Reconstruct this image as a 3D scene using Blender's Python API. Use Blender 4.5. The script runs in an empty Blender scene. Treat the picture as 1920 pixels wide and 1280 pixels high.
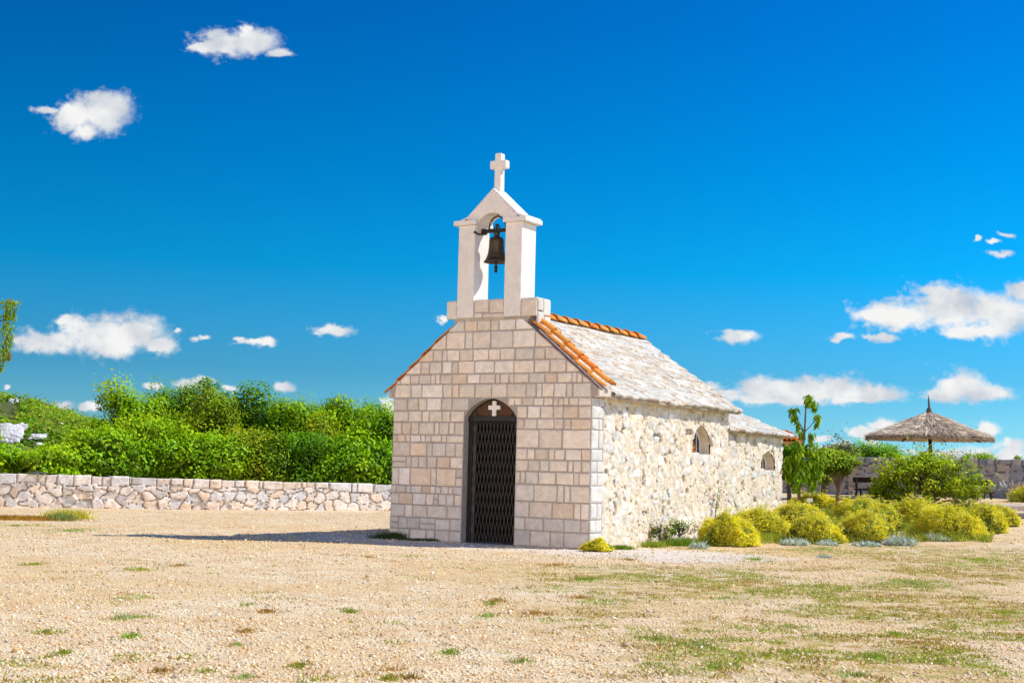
import bpy, bmesh, math, random
import numpy as np
R = math.radians
random.seed(7); rng = np.random.default_rng(7)
scene = bpy.context.scene
COL = scene.collection

# ------------------------------------------------------------------ camera numbers
F_PX, PITCH, ROLL, EYE = 2618.8, R(5.2066), R(1.4519), 1.15     # for a 1920 px wide frame
CH_X, CH_Y, CH_T = 1.2004, 20.6173, R(31.1698)                  # chapel front right corner, turn
SUN_EL, SUN_AZ = R(45.7), R(5.4)                                # azimuth measured from +X towards +Y

def ray(u, v):
    U, V = u - 960, v - 640
    a = U*math.cos(ROLL) + V*math.sin(ROLL); b = -U*math.sin(ROLL) + V*math.cos(ROLL)
    d = (a/F_PX, 1.0, -b/F_PX)
    return np.array([d[0], d[1]*math.cos(PITCH) - d[2]*math.sin(PITCH), d[1]*math.sin(PITCH) + d[2]*math.cos(PITCH)])

# ------------------------------------------------------------------ noise
def S(t):
    t = np.clip(t, 0, 1); return t*t*(3 - 2*t)

def h3(ix, iy, iz, seed):
    n = (ix.astype(np.int64)*374761393 + iy.astype(np.int64)*668265263 + iz.astype(np.int64)*2147483647 + seed*1274126177) & 0xffffffff
    n = ((n ^ (n >> 13))*1274126177) & 0xffffffff
    n = ((n ^ (n >> 16))*2246822519) & 0xffffffff
    return ((n ^ (n >> 15)) & 0xffffff)/float(0xffffff)

def vnoise(x, y, z=0.0, seed=0):
    x, y, z = np.broadcast_arrays(np.asarray(x, float), np.asarray(y, float), np.asarray(z, float))
    ix, iy, iz = np.floor(x), np.floor(y), np.floor(z)
    fx, fy, fz = S(x-ix), S(y-iy), S(z-iz)
    r = 0
    for a in (0, 1):
        for b in (0, 1):
            for c in (0, 1):
                w = (fx if a else 1-fx)*(fy if b else 1-fy)*(fz if c else 1-fz)
                r = r + w*h3(ix+a, iy+b, iz+c, seed)
    return r

def fbm(x, y, z=0.0, seed=0, o=4, rough=.5):
    r, a, t = 0, 1.0, 0
    for k in range(o):
        r = r + a*vnoise(np.asarray(x)*2**k, np.asarray(y)*2**k, np.asarray(z)*2**k, seed+k*17); t += a; a *= rough
    return r/t

def worley(x, y, seed=0, jit=.85):
    """jittered cells of size 1: returns distance to the cell edge, cell id random (3 values)"""
    x = np.asarray(x, float); y = np.asarray(y, float)
    ix, iy = np.floor(x), np.floor(y)
    d1 = np.full(x.shape, 1e9); d2 = np.full(x.shape, 1e9)
    cx1 = np.zeros(x.shape); cy1 = np.zeros(x.shape); cx2 = np.zeros(x.shape); cy2 = np.zeros(x.shape)
    i1 = np.zeros(x.shape); j1 = np.zeros(x.shape)
    for a in range(-2, 3):
        for b in range(-2, 3):
            X, Y = ix+a, iy+b
            cx = X + .5 + (h3(X, Y, X*0, seed)-.5)*jit; cy = Y + .5 + (h3(X, Y, X*0+1, seed)-.5)*jit
            d = (cx-x)**2 + (cy-y)**2
            m1 = d < d1; m2 = (~m1) & (d < d2)
            d2 = np.where(m1, d1, np.where(m2, d, d2))
            cx2 = np.where(m1, cx1, np.where(m2, cx, cx2)); cy2 = np.where(m1, cy1, np.where(m2, cy, cy2))
            cx1 = np.where(m1, cx, cx1); cy1 = np.where(m1, cy, cy1); d1 = np.where(m1, d, d1)
            i1 = np.where(m1, X, i1); j1 = np.where(m1, Y, j1)
    edge = (d2-d1)/(2*np.maximum(np.sqrt((cx2-cx1)**2 + (cy2-cy1)**2), 1e-3))
    return edge, h3(i1, j1, i1*0+2, seed), h3(i1, j1, i1*0+3, seed), h3(i1, j1, i1*0+4, seed), x-cx1, y-cy1

# ------------------------------------------------------------------ mesh helpers
def tag(o, label=None, cat=None, group=None, kind=None):
    if label: o['label'] = label
    if cat: o['category'] = cat
    if group: o['group'] = group
    if kind: o['kind'] = kind
    return o

def empty(name, loc, rz=0.0):
    o = bpy.data.objects.new(name, None); COL.objects.link(o)
    o.location = loc; o.rotation_euler = (0, 0, rz); o.empty_display_size = .2
    return o

def link(name, me, mats, parent=None):
    o = bpy.data.objects.new(name, me); COL.objects.link(o)
    for m in (mats if isinstance(mats, (list, tuple)) else [mats]): me.materials.append(m)
    if parent is not None: o.parent = parent
    return o

def np_mesh(name, V, Fs, mats, parent=None, col=None, smooth=False, midx=None):
    """V (n,3); Fs: list of (m,k) int arrays; col (n,3) point colours"""
    me = bpy.data.meshes.new(name)
    V = np.asarray(V, np.float32)
    Fs = [np.asarray(f, np.int32) for f in Fs if len(f)]
    loops = np.concatenate([f.ravel() for f in Fs]); tot = np.concatenate([np.full(len(f), f.shape[1], np.int32) for f in Fs])
    start = np.concatenate([[0], np.cumsum(tot)[:-1]]).astype(np.int32)
    me.vertices.add(len(V)); me.vertices.foreach_set('co', V.ravel())
    me.loops.add(len(loops)); me.loops.foreach_set('vertex_index', loops)
    me.polygons.add(len(tot)); me.polygons.foreach_set('loop_start', start); me.polygons.foreach_set('loop_total', tot)
    if smooth: me.polygons.foreach_set('use_smooth', np.ones(len(tot), bool))
    if midx is not None: me.polygons.foreach_set('material_index', np.asarray(midx, np.int32))
    me.update(calc_edges=True); me.validate()
    if col is not None:
        a = me.color_attributes.new('Col', 'FLOAT_COLOR', 'POINT')
        c = np.ones((len(V), 4), np.float32); c[:, :3] = col
        a.data.foreach_set('color', c.ravel())
    return link(name, me, mats, parent)

class MB:
    """collects faces for one mesh, with colours and material indices"""
    def __init__(s): s.v = []; s.f = []; s.c = []; s.m = []
    def add(s, vs, fs, col=(.5, .5, .5), mi=0):
        b = len(s.v); s.v += [tuple(p) for p in vs]; s.c += [tuple(col)]*len(vs)
        s.f += [tuple(i+b for i in f) for f in fs]; s.m += [mi]*len(fs)
    def box(s, x0, x1, y0, y1, z0, z1, col=(.5, .5, .5), mi=0, bev=0.0, jit=0.0):
        if bev <= 0:
            P = [(x, y, z) for x in (x0, x1) for y in (y0, y1) for z in (z0, z1)]
            if jit: P = [tuple(c + random.uniform(-jit, jit) for c in p) for p in P]
            s.add(P, [(0, 1, 3, 2), (4, 6, 7, 5), (0, 4, 5, 1), (2, 3, 7, 6), (0, 2, 6, 4), (1, 5, 7, 3)], col, mi)
        else:
            bm = bmesh.new(); bmesh.ops.create_cube(bm, size=1)
            for v in bm.verts:
                v.co = ((x0+x1)/2 + v.co.x*(x1-x0), (y0+y1)/2 + v.co.y*(y1-y0), (z0+z1)/2 + v.co.z*(z1-z0))
                if jit: v.co = [c + random.uniform(-jit, jit) for c in v.co]
            bmesh.ops.bevel(bm, geom=list(bm.edges), offset=bev, segments=1, affect='EDGES')
            s.from_bm(bm, col, mi)
    def from_bm(s, bm, col=(.5, .5, .5), mi=0):
        bm.verts.index_update()
        s.add([tuple(v.co) for v in bm.verts], [tuple(v.index for v in f.verts) for f in bm.faces], col, mi); bm.free()
    def tube(s, pts, rad, n=8, col=(.5, .5, .5), mi=0):
        pts = [np.array(p, float) for p in pts]; rad = rad if isinstance(rad, (list, tuple)) else [rad]*len(pts)
        V = []; Fc = []
        for i, p in enumerate(pts):
            t = pts[min(i+1, len(pts)-1)] - pts[max(i-1, 0)]; t = t/max(np.linalg.norm(t), 1e-9)
            a = np.cross(t, (0, 0, 1) if abs(t[2]) < .9 else (1, 0, 0)); a /= np.linalg.norm(a); b = np.cross(t, a)
            for k in range(n):
                w = 2*math.pi*k/n; V.append(p + rad[i]*(a*math.cos(w) + b*math.sin(w)))
        for i in range(len(pts)-1):
            for k in range(n):
                Fc.append((i*n+k, i*n+(k+1) % n, (i+1)*n+(k+1) % n, (i+1)*n+k))
        Fc.append(tuple(range(n-1, -1, -1))); Fc.append(tuple((len(pts)-1)*n+k for k in range(n)))
        s.add(V, Fc, col, mi)
    def lathe(s, prof, c=(0, 0, 0), n=24, col=(.5, .5, .5), mi=0):
        V = []; Fc = []
        for r, z in prof:
            for k in range(n):
                w = 2*math.pi*k/n; V.append((c[0]+r*math.cos(w), c[1]+r*math.sin(w), c[2]+z))
        for i in range(len(prof)-1):
            for k in range(n): Fc.append((i*n+k, i*n+(k+1) % n, (i+1)*n+(k+1) % n, (i+1)*n+k))
        s.add(V, Fc, col, mi)
    def prism(s, poly, y0, y1, col=(.5, .5, .5), mi=0, bev=0.0):
        """(x,z) polygon, may be concave, extruded along y"""
        bm = bmesh.new()
        f = bm.faces.new([bm.verts.new((x, y0, z)) for x, z in poly])
        r = bmesh.ops.extrude_face_region(bm, geom=[f])
        for v in [g for g in r['geom'] if isinstance(g, bmesh.types.BMVert)]: v.co.y = y1
        bmesh.ops.recalc_face_normals(bm, faces=list(bm.faces))
        if bev: bmesh.ops.bevel(bm, geom=[e for e in bm.edges if e.calc_face_angle(0) > .3], offset=bev, segments=2, affect='EDGES')
        bmesh.ops.triangulate(bm, faces=[f for f in bm.faces if len(f.verts) > 4])
        s.from_bm(bm, col, mi)
    def build(s, name, mats, parent=None, smooth=False):
        me = bpy.data.meshes.new(name); me.from_pydata(s.v, [], s.f)
        me.polygons.foreach_set('material_index', np.array(s.m, np.int32))
        if smooth: me.polygons.foreach_set('use_smooth', np.ones(len(s.f), bool))
        a = me.color_attributes.new('Col', 'FLOAT_COLOR', 'POINT')
        c = np.ones((len(s.v), 4), np.float32); c[:, :3] = np.array(s.c, np.float32)
        a.data.foreach_set('color', c.ravel()); me.update()
        return link(name, me, mats, parent)

# ------------------------------------------------------------------ materials
class N:
    def __init__(s, name):
        s.m = bpy.data.materials.new(name); s.m.use_nodes = True; s.t = s.m.node_tree; s.t.nodes.clear()
        s.out = s.n('ShaderNodeOutputMaterial')
    def n(s, t, **k):
        x = s.t.nodes.new(t)
        for a, b in k.items(): setattr(x, a, b)
        return x
    def l(s, a, b): s.t.links.new(a, b)
    def obj(s): return s.n('ShaderNodeTexCoord').outputs['Object']
    def noise(s, vec, scale, detail=4, rough=.55, dist=0.0):
        x = s.n('ShaderNodeTexNoise'); x.inputs['Scale'].default_value = scale; x.inputs['Detail'].default_value = detail
        x.inputs['Roughness'].default_value = rough; x.inputs['Distortion'].default_value = dist
        s.l(vec, x.inputs['Vector']); return x.outputs['Fac']
    def vor(s, vec, scale, feat='F1'):
        x = s.n('ShaderNodeTexVoronoi', feature=feat); x.inputs['Scale'].default_value = scale; s.l(vec, x.inputs['Vector']); return x
    def mul(s, vec, v):
        x = s.n('ShaderNodeVectorMath', operation='MULTIPLY'); s.l(vec, x.inputs[0]); x.inputs[1].default_value = v; return x.outputs[0]
    def mix(s, f, a, b, bt='MIX'):
        x = s.n('ShaderNodeMix', data_type='RGBA', blend_type=bt)
        for i, w in ((0, f), (6, a), (7, b)):
            if hasattr(w, 'is_output'): s.l(w, x.inputs[i])
            else: x.inputs[i].default_value = w if i == 0 else (*w, 1)
        return x.outputs[2]
    def ramp(s, f, stops):
        x = s.n('ShaderNodeValToRGB'); e = x.color_ramp.elements
        while len(e) < len(stops): e.new(.5)
        for q, (p, c) in zip(e, stops): q.position = p; q.color = (*c, 1) if not isinstance(c, float) else (c, c, c, 1)
        s.l(f, x.inputs[0]); return x.outputs[0]
    def col(s): return s.n('ShaderNodeVertexColor', layer_name='Col').outputs['Color']
    def bump(s, h, strength=.5, dist=.02, prev=None):
        x = s.n('ShaderNodeBump'); x.inputs['Strength'].default_value = strength; x.inputs['Distance'].default_value = dist
        s.l(h, x.inputs['Height'])
        if prev: s.l(prev, x.inputs['Normal'])
        return x.outputs[0]
    def bsdf(s, col, rough=.9, metal=0.0, bump=None, spec=.3):
        p = s.n('ShaderNodeBsdfPrincipled')
        if hasattr(col, 'is_output'): s.l(col, p.inputs['Base Color'])
        else: p.inputs['Base Color'].default_value = (*col, 1)
        if hasattr(rough, 'is_output'): s.l(rough, p.inputs['Roughness'])
        else: p.inputs['Roughness'].default_value = rough
        p.inputs['Metallic'].default_value = metal; p.inputs['Specular IOR Level'].default_value = spec
        if bump: s.l(bump, p.inputs['Normal'])
        s.l(p.outputs[0], s.out.inputs[0]); return s.m

def stone_mat(name, s1=6, s2=40, lo=.72, hi=1.12, stain=(.55, .33, .16), stainamt=.35, bstr=.6, bdist=.012, spec=.2):
    k = N(name); o = k.obj(); c = k.col()
    n1 = k.noise(o, s1, 6, .6, .4); n2 = k.noise(o, s2, 5, .65); n3 = k.noise(o, s1*.55, 5, .7, 1.2)
    c = k.mix(1.0, c, k.ramp(n1, [(.3, lo), (.68, hi)]), 'MULTIPLY')
    c = k.mix(1.0, c, k.ramp(n2, [(.25, .8), (.7, 1.08)]), 'MULTIPLY')
    st = k.n('ShaderNodeMath', operation='MULTIPLY'); k.l(k.ramp(n3, [(.56, 0.0), (.74, 1.0)]), st.inputs[0]); st.inputs[1].default_value = stainamt
    c = k.mix(st.outputs[0], c, stain)
    b = k.bump(n1, bstr, bdist*2.5); b = k.bump(n2, bstr, bdist, b)
    return k.bsdf(c, .92, 0, b, spec)

M = {}
M['ashlar'] = stone_mat('ashlar_stone', 9, 60, .84, 1.1, (.60, .36, .19), .28, .5, .006)
M['mortar'] = stone_mat('mortar', 12, 70, .8, 1.1, (.4, .33, .26), .2, .5, .008)
M['rubble'] = stone_mat('rubble_stone', 8, 45, .78, 1.12, (.66, .45, .24), .45, .7, .012)
M['drystone'] = stone_mat('dry_stone', 7, 35, .76, 1.12, (.52, .30, .13), .32, .7, .012)
M['slab'] = stone_mat('roof_slab_stone', 5, 30, .88, 1.07, (.60, .50, .40), .18, .6, .01)
M['rock'] = stone_mat('limestone_rock', 1.2, 8, .7, 1.1, (.35, .35, .36), .5, .8, .1)
M['pebble'] = stone_mat('gravel_stone', 30, 120, .85, 1.1, (.62, .40, .22), .2, .3, .003)

def plaster():
    k = N('white_plaster'); o = k.obj()
    n1 = k.noise(o, 4, 6, .65, .5); n2 = k.noise(k.mul(o, (1, 1, .35)), 22, 6, .7)
    c = k.mix(1.0, (.82, .76, .70), k.ramp(n1, [(.3, .9), (.65, 1.04)]), 'MULTIPLY')
    c = k.mix(k.ramp(n2, [(.56, 0.0), (.74, .60)]), c, (.50, .46, .40))
    return k.bsdf(c, .85, 0, k.bump(n2, .25, .006), .2)
M['plaster'] = plaster()

def terracotta():
    k = N('terracotta_tile'); o = k.obj()
    n1 = k.noise(o, 9, 5, .6, .3)
    c = k.mix(1.0, k.col(), k.ramp(n1, [(.3, .75), (.7, 1.12)]), 'MULTIPLY')
    return k.bsdf(c, .75, 0, k.bump(k.noise(o, 60, 4), .3, .004), .3)
M['tile'] = terracotta()

def metal(name, col, rough, met=.6, rust=(.16, .07, .03), amt=.5):
    k = N(name); o = k.obj(); n1 = k.noise(o, 14, 6, .65, .3)
    c = k.mix(k.ramp(n1, [(.5, 0.0), (.68, amt)]), col, rust)
    return k.bsdf(c, k.ramp(n1, [(.3, rough*.75), (.7, min(1.0, rough*1.4))]), met, k.bump(k.noise(o, 90, 3), .2, .003), .5)
M['gate'] = metal('gate_steel', (.085, .08, .078), .38, .75, (.20, .11, .06), .4)
M['frame'] = metal('black_steel', (.018, .018, .02), .5, .4, (.05, .03, .02), .5)
M['bronze'] = metal('bell_bronze', (.10, .075, .045), .45, .85, (.07, .10, .07), .6)
M['iron'] = metal('wrought_iron', (.03, .025, .022), .55, .6, (.12, .05, .025), .7)
k = N('white_paint'); M['white'] = k.bsdf((.82, .80, .76), .6, 0, k.bump(k.noise(k.obj(), 80, 3), .15, .003), .3)
k = N('painted_interior_darkness'); M['dark'] = k.bsdf(k.mix(k.noise(k.obj(), 6), (.004, .004, .004), (.012, .010, .008)), .8, 0, None, .1)

def mesh_panel():
    k = N('brown_mesh_panel'); o = k.obj()
    w1 = k.n('ShaderNodeTexWave', wave_type='BANDS', bands_direction='DIAGONAL'); w1.inputs['Scale'].default_value = 14; k.l(k.mul(o, (1, 0, 1)), w1.inputs[0])
    w2 = k.n('ShaderNodeTexWave', wave_type='BANDS', bands_direction='DIAGONAL'); w2.inputs['Scale'].default_value = 14; k.l(k.mul(o, (-1, 0, 1)), w2.inputs[0])
    mx = k.n('ShaderNodeMath', operation='MAXIMUM'); k.l(w1.outputs['Fac'], mx.inputs[0]); k.l(w2.outputs['Fac'], mx.inputs[1])
    c = k.mix(k.ramp(mx.outputs[0], [(.55, 0.0), (.8, 1.0)]), (.014, .009, .006), (.17, .08, .04))
    return k.bsdf(c, .7, .2, k.bump(mx.outputs[0], .6, .006), .3)
M['meshp'] = mesh_panel()

def wood(name, a, b, sc=(1, 1, .12)):
    k = N(name); o = k.obj(); n1 = k.noise(k.mul(o, sc), 24, 6, .7, .6)
    return k.bsdf(k.mix(k.ramp(n1, [(.3, 0.0), (.7, 1.0)]), a, b), .85, 0, k.bump(n1, .6, .01), .2)
M['bark'] = wood('bark', (.05, .035, .025), (.19, .14, .10))
M['palebark'] = wood('pale_bark', (.10, .06, .04), (.30, .20, .13))
M['darkwood'] = wood('dark_wood', (.012, .010, .009), (.04, .03, .025))

def leaf_mat(name, trans=.30, gloss=.010, tint=(1.25, 1.2, .4), rough=.45):
    k = N(name); c = k.col()
    n1 = k.noise(k.obj(), 3.0, 3); c = k.mix(1.0, c, k.ramp(n1, [(.3, .8), (.7, 1.15)]), 'MULTIPLY')
    d = k.n('ShaderNodeBsdfDiffuse'); k.l(c, d.inputs[0])
    t = k.n('ShaderNodeBsdfTranslucent'); k.l(k.mix(1.0, c, tint, 'MULTIPLY'), t.inputs[0])
    g = k.n('ShaderNodeBsdfGlossy'); g.inputs[1].default_value = rough; g.inputs[0].default_value = (.9, .95, .9, 1)
    m1 = k.n('ShaderNodeMixShader'); m1.inputs[0].default_value = trans; k.l(d.outputs[0], m1.inputs[1]); k.l(t.outputs[0], m1.inputs[2])
    m2 = k.n('ShaderNodeMixShader'); m2.inputs[0].default_value = gloss; k.l(m1.outputs[0], m2.inputs[1]); k.l(g.outputs[0], m2.inputs[2])
    k.l(m2.outputs[0], k.out.inputs[0]); return k.m
M['leaf'] = leaf_mat('leaf')
M['flower'] = leaf_mat('flower', .3, .0, (1, 1, .8))
M['silver'] = leaf_mat('silver_leaf', .15, .03, (1, 1, 1))
M['straw'] = leaf_mat('thatch_straw', .12, .04, (1, .9, .7), .6)

# ------------------------------------------------------------------ terrain
def terr(x, y):
    x = np.asarray(x, float); y = np.asarray(y, float)
    return .7*S((y-20.5)/15.5)*S((x-1.5)/5.5) + .0*x

def G(u, v):
    d = ray(u, v); lo = None
    for i in range(8, 1600):
        Y = i*.05*d[1]/d[1]; t = Y/d[1]; p = np.array([0, 0, EYE]) + d*t
        if p[2] <= float(terr(p[0], p[1])): return (p[0], p[1], float(terr(p[0], p[1])))
    t = 60/d[1]; p = d*t; return (p[0], p[1], float(terr(p[0], p[1])))
def AT(u, Y): return ray(u, 880)[0]/ray(u, 880)[1]*Y          # world X of a picture column at a given distance
def ZT(u, v, Y): d = ray(u, v); return EYE + d[2]/d[1]*Y       # world Z of a picture point at a given distance
def on(u, Y): x = AT(u, Y); return (x, Y, float(terr(x, Y)))

# grass density: a field that favours the right foreground
def veg(x, y):
    """0..1 amount of plants on the gravel"""
    m = S((x - (-.9 + (y-14)*-.10))/2.6)*S((24.5-y)/5)*S((y-5.0)/4.5)
    m = np.maximum(m, .8*S((x-2.6)/2)*S((25-y)/3)*S((y-17)/2))
    m = m*(1-.92*S((2.8-np.hypot((x-1.2)*.55, (y-19.2)*1.1))/1.2))        # pale apron before the door
    n = fbm(x*.55, y*.55, seed=5, o=4)
    return np.clip(m*S((n-.30)/.17), 0, 1), n

def ground_mat():
    k = N('gravel_ground'); o = k.obj(); c0 = k.col()
    sep = k.n('ShaderNodeSeparateColor'); k.l(c0, sep.inputs[0])
    v1 = k.vor(o, 38); v2 = k.vor(o, 85); v3 = k.vor(o, 17)
    big = k.noise(o, .35, 5, .6, .5); mid = k.noise(o, 2.2, 5, .6, .3); fin = k.noise(o, 70, 4, .7)
    earth = k.mix(k.ramp(big, [(.38, 0.0), (.60, 1.0)]), (.88, .63, .29), (.94, .79, .52))
    earth = k.mix(k.ramp(mid, [(.42, 0.0), (.66, .7)]), earth, (.74, .43, .16))
    sc = k.n('ShaderNodeSeparateColor'); k.l(v1.outputs['Color'], sc.inputs[0])
    st = k.ramp(sc.outputs[0], [(0.0, (.42, .30, .20)), (.12, (.62, .46, .33)), (.5, (.78, .64, .50)), (.9, (.85, .76, .66)), (1.0, (.40, .37, .35))])
    dd = k.ramp(v1.outputs['Distance'], [(.30, 1.0), (.62, 0.0)])
    msk = k.n('ShaderNodeMath', operation='MULTIPLY'); k.l(dd, msk.inputs[0]); k.l(k.ramp(sc.outputs[1], [(.25, 0.0), (.45, .85)]), msk.inputs[1])
    c = k.mix(msk.outputs[0], earth, st)
    c = k.mix(k.ramp(v2.outputs['Distance'], [(.45, 0.0), (.8, .55)]), c, (.30, .19, .11))
    c = k.mix(k.ramp(fin, [(.58, 0.0), (.8, .35)]), c, (.34, .24, .15))
    # pale crushed apron by the chapel (G), bluish grey slab colour unused
    c = k.mix(sep.outputs[1], c, k.mix(1.0, (.80, .72, .64), k.ramp(fin, [(.3, .82), (.7, 1.1)]), 'MULTIPLY'))
    # green and brown low growth (R)
    g1 = k.mix(k.ramp(mid, [(.38, 0.0), (.6, 1.0)]), (.46, .27, .075), (.33, .33, .045))
    gm = k.n('ShaderNodeMath', operation='MULTIPLY'); k.l(sep.outputs[0], gm.inputs[0]); k.l(k.ramp(k.noise(o, 4.2, 6, .7, .5), [(.47, .10), (.55, .85)]), gm.inputs[1])
    c = k.mix(gm.outputs[0], c, g1)
    b = k.bump(v1.outputs['Distance'], .55, -.018); b = k.bump(v2.outputs['Distance'], .35, -.008, b); b = k.bump(mid, .3, .05, b)
    return k.bsdf(c, .97, 0, b, .1)
M['ground'] = ground_mat()

def grade(lo, hi, step, far, g=1.18):
    a = list(np.arange(lo, hi+1e-6, step)); s = step; x = hi
    while x < far: s *= g; x += s; a.append(x)
    s = step; x = lo; b = []
    while x > -far: s *= g; x -= s; b.append(x)
    return np.array(b[::-1] + a)
gx = grade(-15, 15, .14, 2600); gy = grade(5, 38, .14, 2600)
X, Y = np.meshgrid(gx, gy); 
near = S((60-np.hypot(X, Y-15))/20)
Z = terr(X, Y) + near*(.022*(fbm(X*.8, Y*.8, seed=3)-.5) + .02*(fbm(X*4, Y*4, seed=9)-.5))
Z -= S((np.hypot(X, Y)-300)/900)*2.0
vg, vn = veg(X, Y)
lx = (X-CH_X)*math.cos(CH_T) - (Y-CH_Y)*math.sin(CH_T); ly = (X-CH_X)*math.sin(CH_T) + (Y-CH_Y)*math.cos(CH_T)
dch = np.hypot(np.maximum(np.abs(lx+1.2)-3.1, 0), np.maximum(np.abs(ly+.1)-.55, 0)) + (fbm(X*1.3, Y*1.3, seed=21)-.5)*.9
apron = S((1.15-dch)/.9)*.85
nx, ny = len(gx), len(gy)
ii = np.arange(nx*ny).reshape(ny, nx)
Fq = np.stack([ii[:-1, :-1], ii[:-1, 1:], ii[1:, 1:], ii[1:, :-1]], -1).reshape(-1, 4)
colr = np.stack([vg*1.0, apron, 0*vg], -1).reshape(-1, 3)
g = np_mesh('ground', np.stack([X, Y, Z], -1).reshape(-1, 3), [Fq], M['ground'], col=colr, smooth=True)
tag(g, kind='structure')

def gz(x, y):
    return terr(x, y) + .022*(fbm(np.asarray(x)*.8, np.asarray(y)*.8, seed=3)-.5) + .02*(fbm(np.asarray(x)*4, np.asarray(y)*4, seed=9)-.5)

# loose stones of the gravel: nobody could count them
def gravel(n=150000):
    t = rng.random(n); y = 6.3*(34/6.3)**(t**1.0)
    x = (rng.random(n)*2-1)*(.40*y + 1.2)
    lx = (x-CH_X)*math.cos(CH_T) - (y-CH_Y)*math.sin(CH_T); ly = (x-CH_X)*math.sin(CH_T) + (y-CH_Y)*math.cos(CH_T)
    vgd, _ = veg(x, y)
    keep = ~((lx > -3.65) & (lx < .05) & (ly > -.03) & (ly < 9)) & (rng.random(n) > vgd*.55)
    x, y = x[keep], y[keep]; n = len(x)
    s = .0034 + .0105*rng.random(n)**3.0; s *= np.where(rng.random(n) < .012, 1.9, 1.0)*(1+.25*(y > 16))
    octv = np.array([[1, 0, 0], [0, 1, 0], [-1, 0, 0], [0, -1, 0], [0, 0, .75], [0, 0, -.6]], float)
    V = octv[None]*s[:, None, None]*(.65 + .8*rng.random((n, 6, 1)))
    V += (rng.random((n, 6, 3))-.5)*s[:, None, None]*.7
    a = rng.random(n)*6.283; ca, sa = np.cos(a), np.sin(a)
    Vx = V[..., 0]*ca[:, None] - V[..., 1]*sa[:, None]; Vy = V[..., 0]*sa[:, None] + V[..., 1]*ca[:, None]
    V = np.stack([Vx + x[:, None], Vy + y[:, None], V[..., 2] + (gz(x, y) + s*.25)[:, None]], -1)
    tri = np.array([[0, 1, 4], [1, 2, 4], [2, 3, 4], [3, 0, 4], [1, 0, 5], [2, 1, 5], [3, 2, 5], [0, 3, 5]])
    Fc = (np.arange(n)[:, None, None]*6 + tri[None]).reshape(-1, 3)
    pal = np.array([[.84, .69, .50], [.87, .77, .60], [.76, .55, .33], [.70, .46, .23], [.90, .84, .72], [.46, .38, .30], [.80, .61, .42]])
    c = pal[rng.choice(7, n, p=[.26, .18, .17, .13, .09, .09, .08])]*(.86 + .34*rng.random((n, 1)))*[1.08, 1.045, .92]
    o = np_mesh('gravel', V.reshape(-1, 3), [Fc], M['pebble'], col=np.repeat(c, 6, 0))
    tag(o, 'cream and peach crushed stone strewn over the ground', 'gravel', kind='stuff')
gravel()

# ------------------------------------------------------------------ leaves and blades
def leaf_quads(P, Nn, L, Wd, C, droop=None):
    """folded diamond leaves: points, normals, length, width, colour"""
    n = len(P)
    if droop is None:
        t = rng.normal(size=(n, 3))
    else: t = droop
    Nn = Nn/np.maximum(np.linalg.norm(Nn, axis=1, keepdims=True), 1e-6)
    t = t - (t*Nn).sum(1, keepdims=True)*Nn; t /= np.maximum(np.linalg.norm(t, axis=1, keepdims=True), 1e-6)
    b = np.cross(Nn, t); L = np.broadcast_to(L, (n,))[:, None]; Wd = np.broadcast_to(Wd, (n,))[:, None]
    V = np.stack([P - t*L*.5, P + b*Wd*.5 + Nn*Wd*.15 - t*L*.05, P + t*L*.5, P - b*Wd*.5 + Nn*Wd*.15 - t*L*.05], 1)
    Fc = np.arange(n)[:, None]*4 + np.array([0, 1, 2, 3])[None]
    return V.reshape(-1, 3), Fc, np.repeat(C, 4, 0)

def blade_tris(P, D, L, Wd, C):
    """thin tapering blades"""
    n = len(P); D = D/np.linalg.norm(D, axis=1, keepdims=True)
    s = rng.normal(size=(n, 3)); s[:, 2] *= .2; s -= (s*D).sum(1, keepdims=True)*D; s /= np.linalg.norm(s, axis=1, keepdims=True)
    L = np.broadcast_to(L, (n,))[:, None]; Wd = np.broadcast_to(Wd, (n,))[:, None]
    bend = rng.normal(size=(n, 3))*L*.12
    V = np.stack([P - s*Wd*.5, P + s*Wd*.5, P + D*L*.55 + s*Wd*.38 + bend*.3, P + D*L + bend, P + D*L*.55 - s*Wd*.38 + bend*.3], 1)
    Fc = np.arange(n)[:, None]*5 + np.array([0, 1, 2, 3, 4])[None]
    return V.reshape(-1, 3), Fc, np.repeat(C, 5, 0)

def cat(*parts):
    V, Fs, C, b = [], [], [], 0
    for v, f, c in parts:
        V.append(v); C.append(c); Fs.append(f+b); b += len(v)
    return np.concatenate(V), Fs, np.concatenate(C)

def sphere(n):
    d = rng.normal(size=(n, 3)); return d/np.linalg.norm(d, axis=1, keepdims=True)

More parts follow.
